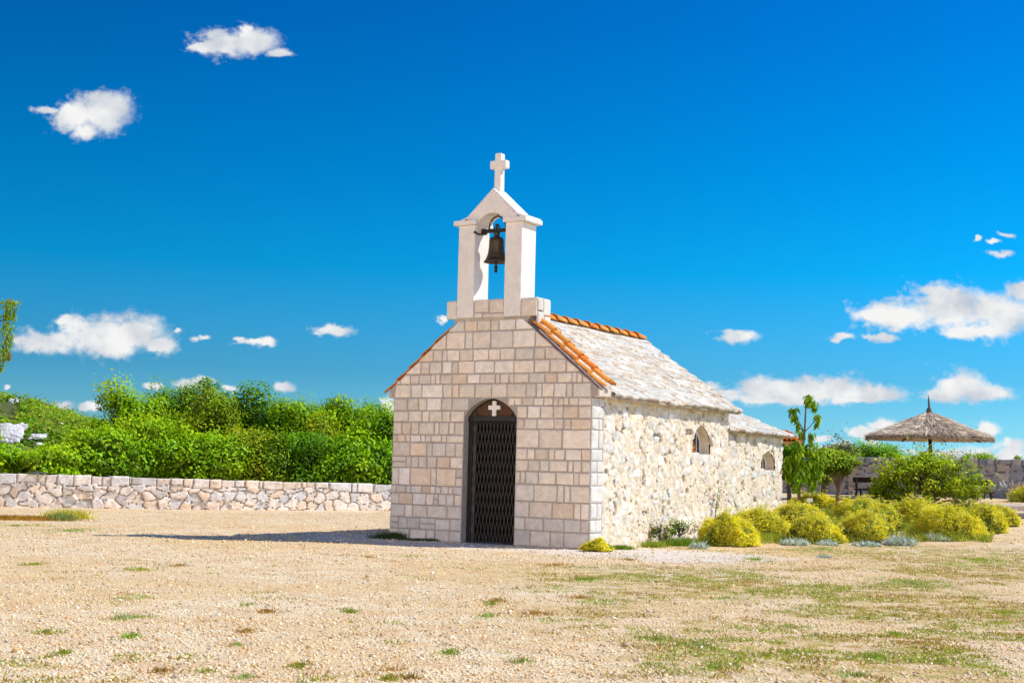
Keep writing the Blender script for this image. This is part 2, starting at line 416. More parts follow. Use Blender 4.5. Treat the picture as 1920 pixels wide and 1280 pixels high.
def crown(H, Rx, Ry, z0, nclump, nleaf, leaf, pal, clump=(.32, .6), seed=0, spiky=0.0, shade=.45):
    """clumps of leaves through an uneven ellipsoid crown; returns leaf arrays and the clump centres"""
    d = sphere(nclump); d[:, 2] = np.where(d[:, 2] < -.75, -d[:, 2], d[:, 2])
    rr = (.25 + .75*rng.random(nclump)**.45)
    wob = .55 + .85*fbm(d[:, 0]*1.8+seed*3.1, d[:, 1]*1.8, d[:, 2]*1.8, seed=seed, o=3)
    zc, rz = (z0+H)/2, (H-z0)/2
    Cc = d*(rr*wob)[:, None]*np.array([Rx, Ry, rz])*.92 + np.array([0, 0, zc])
    Cc[:, 2] = np.minimum(Cc[:, 2], H-.15)
    cr = rng.uniform(*clump, nclump)*(.8 + .5*rng.random(nclump))
    k = np.repeat(np.arange(nclump), nleaf)
    o = sphere(len(k)); rad = rng.random(len(k))**.30
    # each clump is a lumpy tuft, so light and dark gather at the size of a branch end
    lp = .62 + .75*fbm(o[:, 0]*2.1+k*1.7, o[:, 1]*2.1, o[:, 2]*2.1, seed=seed+3, o=2)
    off = o*(rad*lp*cr[k])[:, None]*np.array([1, 1, .85])
    if spiky: off[:, 2] += spiky*np.maximum(rng.normal(size=len(k)), 0)*cr[k]*(rng.random(len(k)) < .2)
    P = Cc[k] + off; P[:, 2] = np.maximum(P[:, 2], .04)
    Nn = o*1.0 + np.array([.55, -.15, .50]) + rng.normal(size=P.shape)*.40
    pal = np.array(pal); ct = pal[rng.integers(0, len(pal), nclump)]
    C = ct[k]*(.80 + .5*rng.random((len(k), 1)))
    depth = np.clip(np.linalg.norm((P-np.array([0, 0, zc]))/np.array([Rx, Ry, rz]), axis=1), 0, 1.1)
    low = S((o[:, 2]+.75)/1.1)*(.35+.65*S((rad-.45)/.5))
    C = C*(shade + (1-shade)*S(depth/.95))[:, None]*(.26 + .74*low)[:, None]  # shade painted into leaf colour: darker inside the crown and beneath each clump
    L = leaf*(.6 + .8*rng.random(nclump))[k]*(.7 + .6*rng.random(len(k)))
    return leaf_quads(P, Nn, L, L*.62, C), Cc

GREEN = [(.20, .44, .003), (.26, .50, .004), (.31, .54, .004), (.13, .33, .004), (.38, .58, .006)]
DARKG = [(.12, .30, .004), (.17, .40, .004), (.08, .22, .005), (.22, .45, .004)]
LIMEY = [(.30, .55, .003), (.38, .60, .004), (.24, .49, .004), (.44, .62, .008)]
OLIVE = [(.30, .45, .006), (.38, .50, .010), (.24, .40, .006), (.46, .48, .016)]

def limbs(mb, H, R0, Cc, n=9, r=.07, lean=(0, 0), out=1.0):
    mb.tube([(0, 0, -.1), (lean[0]*.3, lean[1]*.3, H*.22), (lean[0], lean[1], H*.5), (lean[0]*1.2, lean[1]*1.2, H*.8)], [r*1.2, r, r*.7, r*.25], 7)
    for i in rng.choice(len(Cc), min(n, len(Cc)), replace=False):
        c = Cc[i]*np.array([out, out, 1.0 + (out-1)*.4]) if random.random() < .4 else Cc[i]; s = min(H*.55, max(.12*H, c[2]*.45)); b = np.array([lean[0]*s/(H*.5+.01), lean[1]*s/(H*.5+.01), s])
        mid = (b+c)/2 + np.array([0, 0, .12*H*random.uniform(-.3, .6)])
        mb.tube([b, mid, c], [r*.5, r*.33, r*.1], 5)

def tree(name, label, cat_, loc, H, Rx, pal, nclump=60, nleaf=190, leaf=.085, group=None, z0=.05, Ry=None, seed=0, bark='bark', clump=(.32, .6), shade=.20, spiky=.0, r=.07, lean=(0, 0)):
    root = tag(empty(name, loc), label, cat_, group)
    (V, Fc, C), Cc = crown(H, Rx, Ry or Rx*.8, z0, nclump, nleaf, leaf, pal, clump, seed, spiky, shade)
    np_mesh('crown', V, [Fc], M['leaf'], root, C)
    mb = MB(); limbs(mb, H, Rx, Cc, 20 if nclump > 45 else 8, r, lean, 1.22 if nclump > 45 else 1.0); mb.build('trunk', M[bark], root, True)
    return root

# ================================================================== CHAPEL (local x right along the facade, y into depth)
chapel = tag(empty('chapel', (CH_X, CH_Y, 0), -CH_T),
             'small stone chapel with orange verge tiles, black gate and white bell gable', 'chapel')
W, XM = 3.59, -1.795
DL, DR, DC, DS, DA = -2.235, -1.284, -1.76, 1.93, 2.225      # door left, right, centre, spring, apex

def arch_pts(c, half, spring, apex, n=9, p=1.75):
    """slightly pointed arch, left to right"""
    t = np.linspace(-1, 1, 2*n+1)
    return [(c+half*a, spring + (apex-spring)*(1-abs(a)**p)**(1/1.35)) for a in t]

DOOR_ARCH = arch_pts(DC, (DR-DL)/2, DS, DA)
_az = np.array([q[1] for q in DOOR_ARCH[:10]]); _ax = np.array([q[0] for q in DOOR_ARCH[:10]])
def arch_left(z):   # x of the left jamb or arch at height z
    if z <= DS: return DL
    if z >= DA: return DC
    return float(np.interp(z, _az, _ax))
def gable_x(z, side):
    d = max(0.0, (z-2.36)/.83)
    return (-3.68 + d) if side < 0 else (.09 - d)

def stone(mb, poly, y, proud, g, col, mi=0, to3=None, bev=.010):
    """one dressed block: (x,z) polygon anticlockwise seen from the front, with rounded arris and a slightly domed face"""
    P = np.array(poly, float); c = (P.min(0)+P.max(0))/2; h = np.maximum((P.max(0)-P.min(0))/2, .01)
    j = (rng.random(P.shape)-.5)*.010
    out = c + (P-c)*np.maximum(1-g/h, .3) + j
    inn = c + (out-c)*np.maximum(1-bev/h, .4)
    md = c + (out-c)*np.maximum(1-bev*3.5/h, .25)
    n = len(P); cc = md.mean(0)
    V = [(q[0], y+.016, q[1]) for q in out] + [(q[0], y-proud*.55, q[1]) for q in (out*.6+inn*.4)] + [(q[0], y-proud-rng.random()*.004, q[1]) for q in inn] \
        + [(q[0], y-proud-.003-rng.random()*.008, q[1]) for q in md] + [(cc[0], y-proud-.004-rng.random()*.008, cc[1])]
    Fc = []
    for r in range(3):
        for i in range(n):
            k = (i+1) % n; Fc.append((r*n+i, r*n+k, (r+1)*n+k, (r+1)*n+i))
    for i in range(n): Fc.append((3*n+i, 3*n+(i+1) % n, 4*n))
    if to3: V = [to3(*v) for v in V]
    mb.add(V, Fc, col, mi)

def ash_col(z=2):
    base = np.array([[.89, .765, .63], [.86, .745, .625], [.92, .80, .67], [.89, .71, .54], [.82, .745, .65], [.93, .84, .74]][rng.choice(6, p=[.32, .2, .2, .1, .08, .1])])
    if z < .75 and rng.random() < .55: base = base*.55 + np.array([.80, .75, .69])*.45
    if z < .3: base = base*np.array([.90, .90, .91])
    return base*(.84 + .22*rng.random())

def split(xa, xb, h):
    xs = [xa]; 
    while xs[-1] < xb-.02:
        w = h*rng.uniform(.75, 1.9) if rng.random() > .14 else h*rng.uniform(.35, .6)
        w = min(max(w, .09), .40)
        if xb - xs[-1] - w < .12: w = xb - xs[-1]
        xs.append(xs[-1]+w)
    xs[-1] = xb; return xs

def scale_to(h, tot): s = sum(h); return [q*tot/s for q in h]
HL = scale_to([.17, .18, .2, .18, .12, .28, .18, .22, .12, .2, .18, .2], 2.235)
HR = scale_to([.25, .20, .25, .27, .20, .18, .18, .30, .17, .2, .13], 2.235)
HT = [.217, .157, .20, .187, .274, .174, .205]

fw = MB()
# wall core (reads as mortar)
def body_outline():
    L = [(-W, -.12), (DL, -.12), (DL, DS)] + [q for q in DOOR_ARCH[1:-1]] + [(DR, DS), (DR, -.12), (0, -.12), (0, 2.24), (.08, 2.26), (.085, 2.37)]
    L += [(gable_x(3.38, 1), 3.38), (-.965, 3.74), (-2.625, 3.74), (gable_x(3.38, -1), 3.38), (-3.67, 2.37), (-W-.05, 2.28), (-W, 2.24)]
    return L
fw.prism(body_outline(), 0.0, .40, (.46, .40, .35), 1)
zz = 0.0
for h in HL:
    z0, z1 = zz, zz+h; zz = z1
    lo = -W if z0 > .2 else -W-.02
    xs = split(lo, DC if z0 >= DA-.001 else arch_left(z0), h)
    for a, b in zip(xs[:-1], xs[1:]):
        if rng.random() < .07 and h > .17:
            zm = (z0+z1)/2; parts = [(z0, zm), (zm, z1)]
        else: parts = [(z0, z1)]
        for p0, p1 in parts:
            right = [(min(b, max(arch_left(z), a+.01)), z) for z in np.linspace(p0, p1, 7)] if p1 > DS else [(b, p0), (b, p1)]
            poly = [(a, p0)] + right + [(a, p1)]
            if max(q[0] for q in poly)-a < .05: continue
            stone(fw, poly, 0, .004+.010*rng.random(), .0085, ash_col(z0))
zz = 0.0
for h in HR:
    z0, z1 = zz, zz+h; zz = z1
    mir = lambda z: 2*DC-arch_left(z)
    xs = split(mir(z0), 0.0, h)
    for a, b in zip(xs[:-1], xs[1:]):
        left = [(max(a, min(mir(z), b-.01)), z) for z in np.linspace(z1, z0, 7)] if z1 > DS else [(a, z1), (a, z0)]
        poly = [(b, z0), (b, z1)] + left
        if b-min(q[0] for q in poly) < .05: continue
        stone(fw, poly, 0, .004+.010*rng.random(), .0085, ash_col(z0))
zz = 2.235
for h in HT:
    z0, z1 = zz, min(zz+h, 3.47); zz += h
    la, lb, ra, rb = gable_x(z0, -1), gable_x(z1, -1), gable_x(z0, 1), gable_x(z1, 1)
    if z0 < 2.3: la, ra = -W, 0.0; lb, rb = max(lb, -3.64), min(rb, .05)
    xs = split(la, ra, h)
    for a, b in zip(xs[:-1], xs[1:]):
        def xl(z): return la + (lb-la)*(z-z0)/(z1-z0)
        def xr(z): return ra + (rb-ra)*(z-z0)/(z1-z0)
        poly = [(max(a, xl(z0)), z0), (min(b, xr(z0)), z0), (min(b, xr(z1)), z1), (max(a, xl(z1)), z1)]
        if poly[2][0] < poly[3][0]+.01:      # corner triangle
            if a <= lb: poly = [(a, z0), (b, z0), (b, min(z1, z0+(b-la)/(lb-la+1e-9)*(z1-z0)))]
            else: poly = [(a, z0), (b, z0), (a, min(z1, z0+(ra-a)/(ra-rb+1e-9)*(z1-z0)))]
        elif a < lb < b and lb > la: poly = [(max(a, la), z0), (b, z0), (b, z1), (lb, z1)] + ([(a, xl(z0)+0 and z0+(a-la)/(lb-la)*(z1-z0))] if a > la else [])
        elif a < rb < b and rb < ra: poly = [(a, z0), (min(b, ra), z0)] + ([(b, z0+(ra-b)/(ra-rb)*(z1-z0))] if b < ra else []) + [(rb, z1), (a, z1)]
        stone(fw, poly, 0, .004+.010*rng.random(), .0085, ash_col(z0))
# row under the shoulders, shoulders and the blocks between the pillars
for a, b, z0, z1 in [(-2.625, -2.42, 3.47, 3.755), (-1.258, -.965, 3.47, 3.755), (-2.11, -1.83, 3.56, 3.77), (-1.83, -1.555, 3.545, 3.77), (-2.11, -1.95, 3.47, 3.56), (-1.95, -1.555, 3.47, 3.545)]:
    stone(fw, [(a, z0), (b, z0), (b, z1), (a, z1)], 0, .012, .007, ash_col(3))
tx = lambda x0: (lambda x, y, z: (x0-y, x, z))             # faces +x: (x along depth, y outward, z)
for a, b, z0, z1 in [(0.0, .2, 3.36, 3.56), (.2, .4, 3.36, 3.5), (0.0, .17, 3.56, 3.75), (.17, .4, 3.5, 3.75)]:
    stone(fw, [(a, z0), (b, z0), (b, z1), (a, z1)], 0, .008, .005, np.array([.74, .70, .63])*(.9+.15*rng.random()), 0, tx(-.965))
for a, b in [(-2.625, -2.2), (-2.2, -1.8), (-1.8, -1.4), (-1.4, -.965)]:   # coping on top
    fw.box(a+.006, b-.006, -.008, .404, 3.735, 3.765, np.array([.74, .70, .64]), 0, .012)
zz = 0.0
for i, h in enumerate(HR):                                  # dressed quoins seen on the sunny side
    m = rng.uniform(.14, .24); ed = .33 + .07*rng.random()
    for a, b in ([(0.0, m), (m, ed)] if i % 3 else [(0.0, ed)]):
        stone(fw, [(a, zz), (b, zz), (b, zz+h), (a, zz+h)], 0, .006+.006*rng.random(), .005, np.array([.72, .68, .61])*(.9+.16*rng.random()), 0, tx(0.0))
    zz += h
# kneeler stones under the eaves
fw.box(-.24, .115, .012, .56, 2.245, 2.365, (.68, .58, .47), 0, .014, .006)
fw.box(-3.71, -3.4, .012, .56, 2.245, 2.365, (.60, .50, .42), 0, .014, .006)
front = fw.build('front_wall', [M['ashlar'], M['mortar']], chapel)

# ---- gate
gate = MB()
yg = .13
gate.box(DL+.002, DL+.045, yg, yg+.05, -.05, 1.875, (.02,)*3, 0, .004)
gate.box(DR-.045, DR-.002, yg, yg+.05, -.05, 1.875, (.02,)*3, 0, .004)
gate.box(DL+.05, DL+.075, yg+.005, yg+.035, .01, 1.87, (.02,)*3, 0, .003)
gate.box(DL+.002, DR-.002, yg-.02, yg+.06, 1.875, 1.955, (.02,)*3, 0, .004)
gate.box(DL+.045, DR-.045, yg, yg+.03, .015, .035, (.02,)*3, 0, .002)
gt = gate.build('gate', M['frame'], chapel)
lat = MB()
x0g, x1g, z0g, z1g = DL+.05, DR-.05, .03, 1.87
for s, yy in ((1, yg+.006), (-1, yg+.018)):
    k = .205*s; step = .064
    c = x0g - 2.2*.235; q = 0
    while c < x1g + 2.2*.235:
        za, zb = z0g, z1g
        f = lambda z: c + k*(z-z0g)
        if k > 0: za = max(za, z0g+(x0g-c)/k); zb = min(zb, z0g+(x1g-c)/k)
        else: za = max(za, z0g+(x1g-c)/k); zb = min(zb, z0g+(x0g-c)/k)
        if zb-za > .03:
            w = .0030; sh = random.uniform(.35, 2.2)*(1 if s > 0 else .55)
            jx = random.uniform(-.004, .004)
            A = [(f(za)+jx-w, za), (f(za)+jx+w, za), (f(zb)-jx+w, zb), (f(zb)-jx-w, zb)]
            V = [(x, yy, z) for x, z in A] + [(x, yy+.008, z) for x, z in A]
            lat.add(V, [(0, 1, 2, 3), (7, 6, 5, 4), (0, 4, 5, 1), (1, 5, 6, 2), (2, 6, 7, 3), (3, 7, 4, 0)], (.3*sh,)*3)
        c += step
lat.build('lattice', M['gate'], gt)
for z in (.62, 1.05, 1.28):
    br = MB(); br.box(DR-.075, DR-.02, yg-.012, yg+.03, z, z+.03, (.2, .15, .1), 0, .004); br.build('hinge', M['iron'], gt)
dk = MB(); dk.box(DL-.1, DR+.1, .36, .39, -.05, 2.3, (0, 0, 0)); dk.build('painted_dark_sheet', M['dark'], chapel)  # near-black sheet added behind the gate: interior darkness painted as a colour
tp = MB()
tp.prism([(DL+.003, 1.955)] + [(DC+(x-DC)*.985, z-.004) for x, z in DOOR_ARCH] + [(DR-.003, 1.955)], yg+.02, yg+.035)
tym = tp.build('tympanum', M['meshp'], chapel)
tb = MB()
for a in (-.30, .30):
    tb.add([(DC+a-.012, yg+.004, 1.955), (DC+a+.012, yg+.004, 1.955), (DC+a*1.28+.012, yg+.004, 2.10), (DC+a*1.28-.012, yg+.004, 2.10)], [(0, 1, 2, 3)])
arch_bar = [(x, yg+.01, z-.012) for x, z in DOOR_ARCH]
tb.tube(arch_bar, .014, 6)
tb.build('arch_frame', M['frame'], tym)
cr = MB(); cr.prism([(DC-.033, 1.957), (DC+.033, 1.957), (DC+.033, 2.055), (DC+.105, 2.055), (DC+.105, 2.12), (DC+.033, 2.12), (DC+.033, 2.19), (DC-.033, 2.19), (DC-.033, 2.12), (DC-.105, 2.12), (DC-.105, 2.055), (DC-.033, 2.055)], yg-.03, yg+.008, (.8,)*3, 0, .004)
cr.build('cross', M['white'], tym)

# ---- bell gable
bg = MB()
PLa, PLb, PRa, PRb = -2.415, -2.112, -1.552, -1.253
XC = (PLb+PRa)/2
arch = [(XC + .28*math.cos(t), 4.85 + .28*math.sin(t)) for t in np.linspace(math.pi, 0, 17)]
ped = [(PLb, 5.02)] + [q for q in arch if q[1] > 4.99] + [(PRa, 5.02), (-1.36, 5.05), (XC, 5.49), (-2.31, 5.05)]
bg.prism(ped, .005, .385, (.8,)*3, 0, .006)
# spandrel pieces closing the arch down to its springing
for sgn in (-1, 1):
    pp = [(XC+sgn*.28, 4.85)] + [(XC + sgn*.28*math.cos(t), 4.85+.28*math.sin(t)) for t in np.linspace(0, .62, 7)][1:] + [(XC+sgn*.28, 5.02)]
    bg.prism(pp, .006, .384, (.8,)*3)
# sloping top slabs with a kick at the foot
for sgn in (-1, 1):
    q = [(XC, 5.487), (XC+sgn*.44, 5.075), (XC+sgn*.58, 5.018), (XC+sgn*.66, 5.018), (XC+sgn*.66, 5.04), (XC+sgn*.60, 5.046), (XC+sgn*.46, 5.10), (XC, 5.522)]
    bg.prism(q, .02, .40, (.8,)*3, 0, .003)
bgo = bg.build('bell_gable', M['plaster'], chapel)
for a, b in ((PLa, PLb), (PRa, PRb)):
    p = MB(); p.box(a, b, -.035, .402, 3.482, 4.95, (.8,)*3, 0, .010); p.build('pillar', M['plaster'], bgo)
    p = MB(); p.box(a-.08 if a < -2 else a-.03, b+.03 if a < -2 else b+.085, -.075, .45, 4.951, 5.022, (.8,)*3, 0, .006)
    p.build('capital', M['plaster'], bgo)
cz = 5.44
p = MB(); p.prism([(XC-.062, cz), (XC+.062, cz), (XC+.055, 5.86), (XC+.145, 5.86), (XC+.145, 5.985), (XC+.055, 5.985), (XC+.055, 6.10), (XC-.055, 6.10), (XC-.055, 5.985), (XC-.145, 5.985), (XC-.145, 5.86), (XC-.055, 5.86)], .14, .26, (.8,)*3, 0, .006)
p.build('roof_cross', M['plaster'], bgo)

# ---- rubble walls as relief grids
def rubble(y0, y1, z0, z1, x, hole=None, seed=1, res=.016, sc=(4.7, 5.6)):
    """relief of rough stones smeared with mortar on a wall facing +x; hole(y,z) -> bool"""
    ny, nz = int((y1-y0)/res), int((z1-z0)/res)
    yy, z = np.meshgrid(np.linspace(y0, y1, ny), np.linspace(z0, z1, nz))
    wy = yy + .10*(fbm(yy*3, z*3, seed=seed, o=3)-.5) + .03*(fbm(yy*14, z*14, seed=seed+2, o=2)-.5)
    wz = z + .10*(fbm(yy*3+7, z*3, seed=seed+1, o=3)-.5) + .03*(fbm(yy*14+7, z*14, seed=seed+3, o=2)-.5)
    e, r1, r2, r3, dx, dz = worley(wy*sc[0], wz*sc[1], seed)
    e2, q1, q2, q3, _, _ = worley(wy*13, wz*15, seed+50)
    small = (vnoise(yy*3.2, z*3.2, seed=seed+8) > .68)
    e = np.where(small, e2*.42, e); r1 = np.where(small, q1, r1); r2 = np.where(small, q2, r2); r3 = np.where(small, q3, r3)
    face = S((e-.05)/.13)
    buried = (r3 < .22)
    face = np.where(buried, face*.25, face)
    hgt = face*(.004+.009*r2) + .008*(fbm(yy*9, z*9, seed=seed+5, o=4)-.5) + .009*(fbm(yy*32, z*32, seed=seed+6, o=3)-.5) + face*(dx*(r1-.5)+dz*(r2-.5))*.02
    pit = (fbm(yy*6, z*6, seed=seed+11, o=4) < .31) | (fbm(yy*16, z*16, seed=seed+12, o=3) < .25)
    hgt = np.where(pit & (face < .75), hgt-.045, hgt)
    pal = np.array([[.82, .77, .70], [.84, .81, .77], [.82, .74, .63], [.72, .725, .72], [.82, .69, .56], [.87, .85, .81]])
    ci = np.clip((r1*6).astype(int), 0, 5)
    C = pal[ci]*(.86+.24*r2)[..., None]
    streak = np.clip((fbm(yy*4+r1*9, z*18+r2*9, seed=seed+20, o=3)-.5)*1.4, -.2, .2); C = C*(1+streak[..., None]*.7)
    Mo = np.array([.82, .70, .53])*(.86+.30*fbm(yy*7, z*7, seed=seed+15, o=4))[..., None]
    C = (C*face[..., None] + Mo*(1-face)[..., None])*np.array([.98, .955, .90])
    C = np.where((pit & (face < .75))[..., None], C*.50, C)
    V = np.stack([x+hgt, yy, z], -1).reshape(-1, 3)
    ii = np.arange(ny*nz).reshape(nz, ny)
    Fq = np.stack([ii[:-1, :-1], ii[:-1, 1:], ii[1:, 1:], ii[1:, :-1]], -1).reshape(-1, 4)
    if hole is not None:
        cy, cz = V[Fq, 1].mean(1), V[Fq, 2].mean(1); Fq = Fq[~hole(cy, cz)]
    return V, Fq, C.reshape(-1, 3)

def win_shape(c, half, sill, spring, apex, n=8):
    return [(c-half, sill)] + arch_pts(c, half, spring, apex, n, 1.5) + [(c+half, sill)]
def inside(poly):
    P = np.array(poly)
    def f(y, z):
        r = np.zeros(len(y), bool); j = len(P)-1
        for i in range(len(P)):
            c = ((P[i, 1] > z) != (P[j, 1] > z)) & (y < (P[j, 0]-P[i, 0])*(z-P[i, 1])/(P[j, 1]-P[i, 1]+1e-12) + P[i, 0]); r ^= c; j = i
        return r
    return f

def wall_block(name, y0, y1, z1, x, xl, win, seed, back_apex=None):
    V, Fq, C = rubble(y0, y1, -.15, z1, x, inside(win), seed)
    mb = MB()
    # reveal of the window, left and far walls of this part
    P = [(c, q) for c, q in win]; n = len(P)
    cx = np.mean([p[0] for p in P]); czz = np.mean([p[1] for p in P])
    rings = []
    for xx, s in ((x-.022, 1.05), (x-.040, .99), (x-.11, .98), (x-.20, .96)):
        rings.append([(xx + random.uniform(-.012, .012)*(0 < s < .99), cx+(a-cx)*s+random.uniform(-.007, .007), czz+(b-czz)*s+random.uniform(-.007, .007)) for a, b in P])
    vs = [q for r in rings for q in r]; fs = []
    for r in range(3):
        for i in range(n): fs.append((r*n+i, r*n+(i+1) % n, (r+1)*n+(i+1) % n, (r+1)*n+i))
    mb.add(vs, fs, (.74, .62, .46))
    mb.box(xl, xl+.3, y0, y1, -.15, z1, (.66, .58, .5))                   # left wall, unseen from the camera
    top = back_apex or z1
    mb.add([(x-.03, y1, -.15), (x-.03, y1, z1), ((x+xl)/2, y1, top), (xl, y1, z1), (xl, y1, -.15)], [(0, 1, 2, 3, 4)], (.66, .58, .5))
    b = len(V); V2 = np.concatenate([V, np.array(mb.v)]); C2 = np.concatenate([C, np.array(mb.c)])
    quads = [np.array(f)+b for f in mb.f if len(f) == 4]; five = [np.array(f)+b for f in mb.f if len(f) == 5]
    return np_mesh(name, V2, [Fq, np.array(quads)] + ([np.array(five)] if five else []), M['rubble'], chapel, C2)

W1 = win_shape(4.09, .375, 1.48, 1.70, 1.985)
W2 = win_shape(7.60, .37, 1.245, 1.40, 1.63)
wall_block('nave_wall', .36, 5.29, 2.27, -.012, -3.57, W1, 3, 3.6)
XA = -.13
wall_block('apse_wall', 5.20, 8.40, 1.93, XA, -3.45, W2, 31)
fl = MB(); fl.add([(-3.5, .4, .01), (-.05, .4, .01), (-.05, 8.3, .01), (-3.5, 8.3, .01)], [(0, 1, 2, 3)], (.3, .25, .2)); fl.build('floor', M['mortar'], chapel)

def window(c, half, sill, spring, apex, x, amber):
    fr = MB()
    pts = win_shape(c, half*.9, sill+.02, spring, apex-.03)
    fr.tube([(x-.175, a, b) for a, b in pts] + [(x-.175, pts[0][0], pts[0][1])], .016, 6)
    for i in range(1, 4): fr.tube([(x-.17, c-half*.9+i*half*.45, sill+.02), (x-.17, c-half*.9+i*half*.45, spring+(apex-spring)*.6)], .007, 5)
    for s in (-1, 1): fr.tube([(x-.14, c-half*.75, sill+.03+(.0 if s < 0 else .05)), (x-.15, c-half*.05*s, spring+(apex-spring)*.55)], .006, 5)
    w = fr.build('window', M['white'], chapel)
    pn = MB(); pn.add([(x-.185, a, b) for a, b in pts], [tuple(range(len(pts)))])
    pn.build('pane', M['glass'], w)
k = N('dark_glass'); M['glass'] = k.bsdf((.012, .012, .014), .12, 0, None, .5)
window(4.09, .375, 1.48, 1.70, 1.985, -.012, True)
window(7.60, .37, 1.245, 1.40, 1.63, XA, False)
# roughly dressed sills
for c, h, z, x in ((4.09, .43, 1.48, -.012), (7.60, .43, 1.245, XA)):
    s = MB(); s.box(x-.24, x+.004, c-h, c+h, z-.09, z+.004, (.72, .68, .61), 0, .012, .008); s.build('sill', M['rubble'], chapel)

# ---- slab roofs
def slabs(P00, P10, P01, P11, nu, nv, rows, seed, th=.065, tri=False):
    """stone slabs on the plane patch: u along the eave, v from eave to ridge; lower edges stand proud. Eave edge folds down"""
    P00, P10, P01, P11 = [np.array(p, float) for p in (P00, P10, P01, P11)]
    nrm = np.cross(P10-P00, P01-P00); nrm /= np.linalg.norm(nrm); nrm *= np.sign(nrm[2])
    Lu = np.linalg.norm(P10-P00); Lv = np.linalg.norm(P01-P00)
    u, v = np.meshgrid(np.linspace(0, 1, nu), np.linspace(0, 1, nv))
    uu = u*Lu; vv = v*Lv
    vw = vv + .07*(fbm(uu*1.6, vv*1.6, seed=seed)-.5) + .03*(fbm(uu*7, vv*7, seed=seed+1)-.5)
    rh = Lv/rows; rr = vw/rh; ri = np.floor(rr); rf = rr-ri
    uw = uu + .06*(fbm(uu*5, vv*5, seed=seed+3)-.5) + .16*(rf-.5)*(h3(ri, ri*0, ri*0, seed+9)-.3)
    cw = .34
    cu = uw/cw + h3(ri, ri*0, ri*0, seed+4)*7
    # jittered cell borders along the row
    ci = np.floor(cu); cf = cu-ci; jb = .28*(h3(ri, ci, ri*0, seed+5)-.5); jc = .28*(h3(ri, ci+1, ri*0, seed+5)-.5)
    low = cf < .0+np.maximum(jb, 0); ci = np.where(low & (jb > 0), ci-1, ci)
    ed = np.minimum(np.abs(cf-np.maximum(jb, 0)), np.abs(1+np.minimum(jc, 0)-cf))*cw
    a, b, c = h3(ri, ci, ri*0, seed+6), h3(ri, ci, ri*0+1, seed+6), h3(ri, ci, ri*0+2, seed+6)
    step = (1-rf)*(.018+.016*a)
    hgt = step + .012*b - .014*(1-S(ed/.018)) + .012*(fbm(uu*9, vv*9, seed=seed+7)-.5) - .016*(1-S(rf/.06))
    P = (P00*(1-u)[..., None]+P10*u[..., None])*(1-v)[..., None] + (P01*(1-u)[..., None]+P11*u[..., None])*v[..., None]
    V = P + nrm*hgt[..., None]
    # ragged eave
    rag = .05*(h3(ri[0], ci[0], ri[0]*0+5, seed)-.4) + .012*(fbm(uu[0]*9, uu[0]*0, seed=seed)-.5)
    dn = (P00-P01)/Lv
    V[0] = V[1] + dn*(.03+rag)[:, None]
    pal = np.array([[.73, .675, .59], [.71, .65, .56], [.74, .69, .61], [.68, .65, .60], [.71, .63, .53], [.76, .71, .63]])
    C = pal[np.clip((c*6).astype(int), 0, 5)]*(.86+.22*b)[..., None]
    vein = fbm(uu*3+a*20, vv*14+b*20, seed=seed+12, o=4)
    C = C*(1-np.array([.18, .30, .42])*S((vein-.55)/.1)[..., None])
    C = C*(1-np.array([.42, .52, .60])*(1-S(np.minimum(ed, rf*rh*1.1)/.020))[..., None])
    C = C*np.array([.92, .935, .92])
    e1 = V[0] - nrm*th*(.8+.4*a[0])[:, None]; e2 = e1 - dn*.22
    V = np.concatenate([e2[None], e1[None], V]); C = np.concatenate([C[:1]*.75, C[:1]*.8, C])
    nv2 = nv+2; ii = np.arange(nu*nv2).reshape(nv2, nu)
    Fq = np.stack([ii[:-1, :-1], ii[:-1, 1:], ii[1:, 1:], ii[1:, :-1]], -1).reshape(-1, 4)
    return V.reshape(-1, 3), Fq, C.reshape(-1, 3)
EO = .165
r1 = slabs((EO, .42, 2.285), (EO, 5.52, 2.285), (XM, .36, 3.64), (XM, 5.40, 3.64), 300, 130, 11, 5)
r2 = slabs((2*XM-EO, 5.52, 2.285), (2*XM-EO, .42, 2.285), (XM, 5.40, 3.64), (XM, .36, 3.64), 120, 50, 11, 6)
# closed deck under the slabs
dk = MB()
dk.prism([(EO-.03, 2.225), (EO-.03, 2.26), (XM, 3.61), (2*XM-EO+.03, 2.26), (2*XM-EO+.03, 2.225), (XM, 3.45)], .402, 5.42, (.62, .54, .44))
dkq = [np.array(f) for f in dk.f if len(f) == 4]; dkt = [np.array(f) for f in dk.f if len(f) == 3]
Vr, Fr, Cr = cat(r1, r2); b = len(Vr)
Vr = np.concatenate([Vr, np.array(dk.v)]); Cr = np.concatenate([Cr, np.array(dk.c)])
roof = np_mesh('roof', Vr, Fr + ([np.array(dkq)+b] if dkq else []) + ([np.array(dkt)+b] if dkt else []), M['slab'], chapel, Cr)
AX, AZ, AY = XM, 2.76, 7.75
a1 = slabs((.02, 5.30, 1.945), (.02, 8.60, 1.945), (AX, 5.30, AZ), (AX, AY, AZ), 170, 70, 6, 15)
a2 = slabs((.02, 8.60, 1.945), (2*XM-.02, 8.60, 1.945), (AX, AY, AZ), (AX-.01, AY, AZ), 120, 40, 6, 16)
a3 = slabs((2*XM-.02, 8.60, 1.945), (2*XM-.02, 5.30, 1.945), (AX, AY, AZ), (AX, 5.30, AZ), 90, 40, 6, 17)
Va, Fa, Ca = cat(a1, a2, a3)
np_mesh('apse_roof', Va, Fa, M['slab'], chapel, Ca)

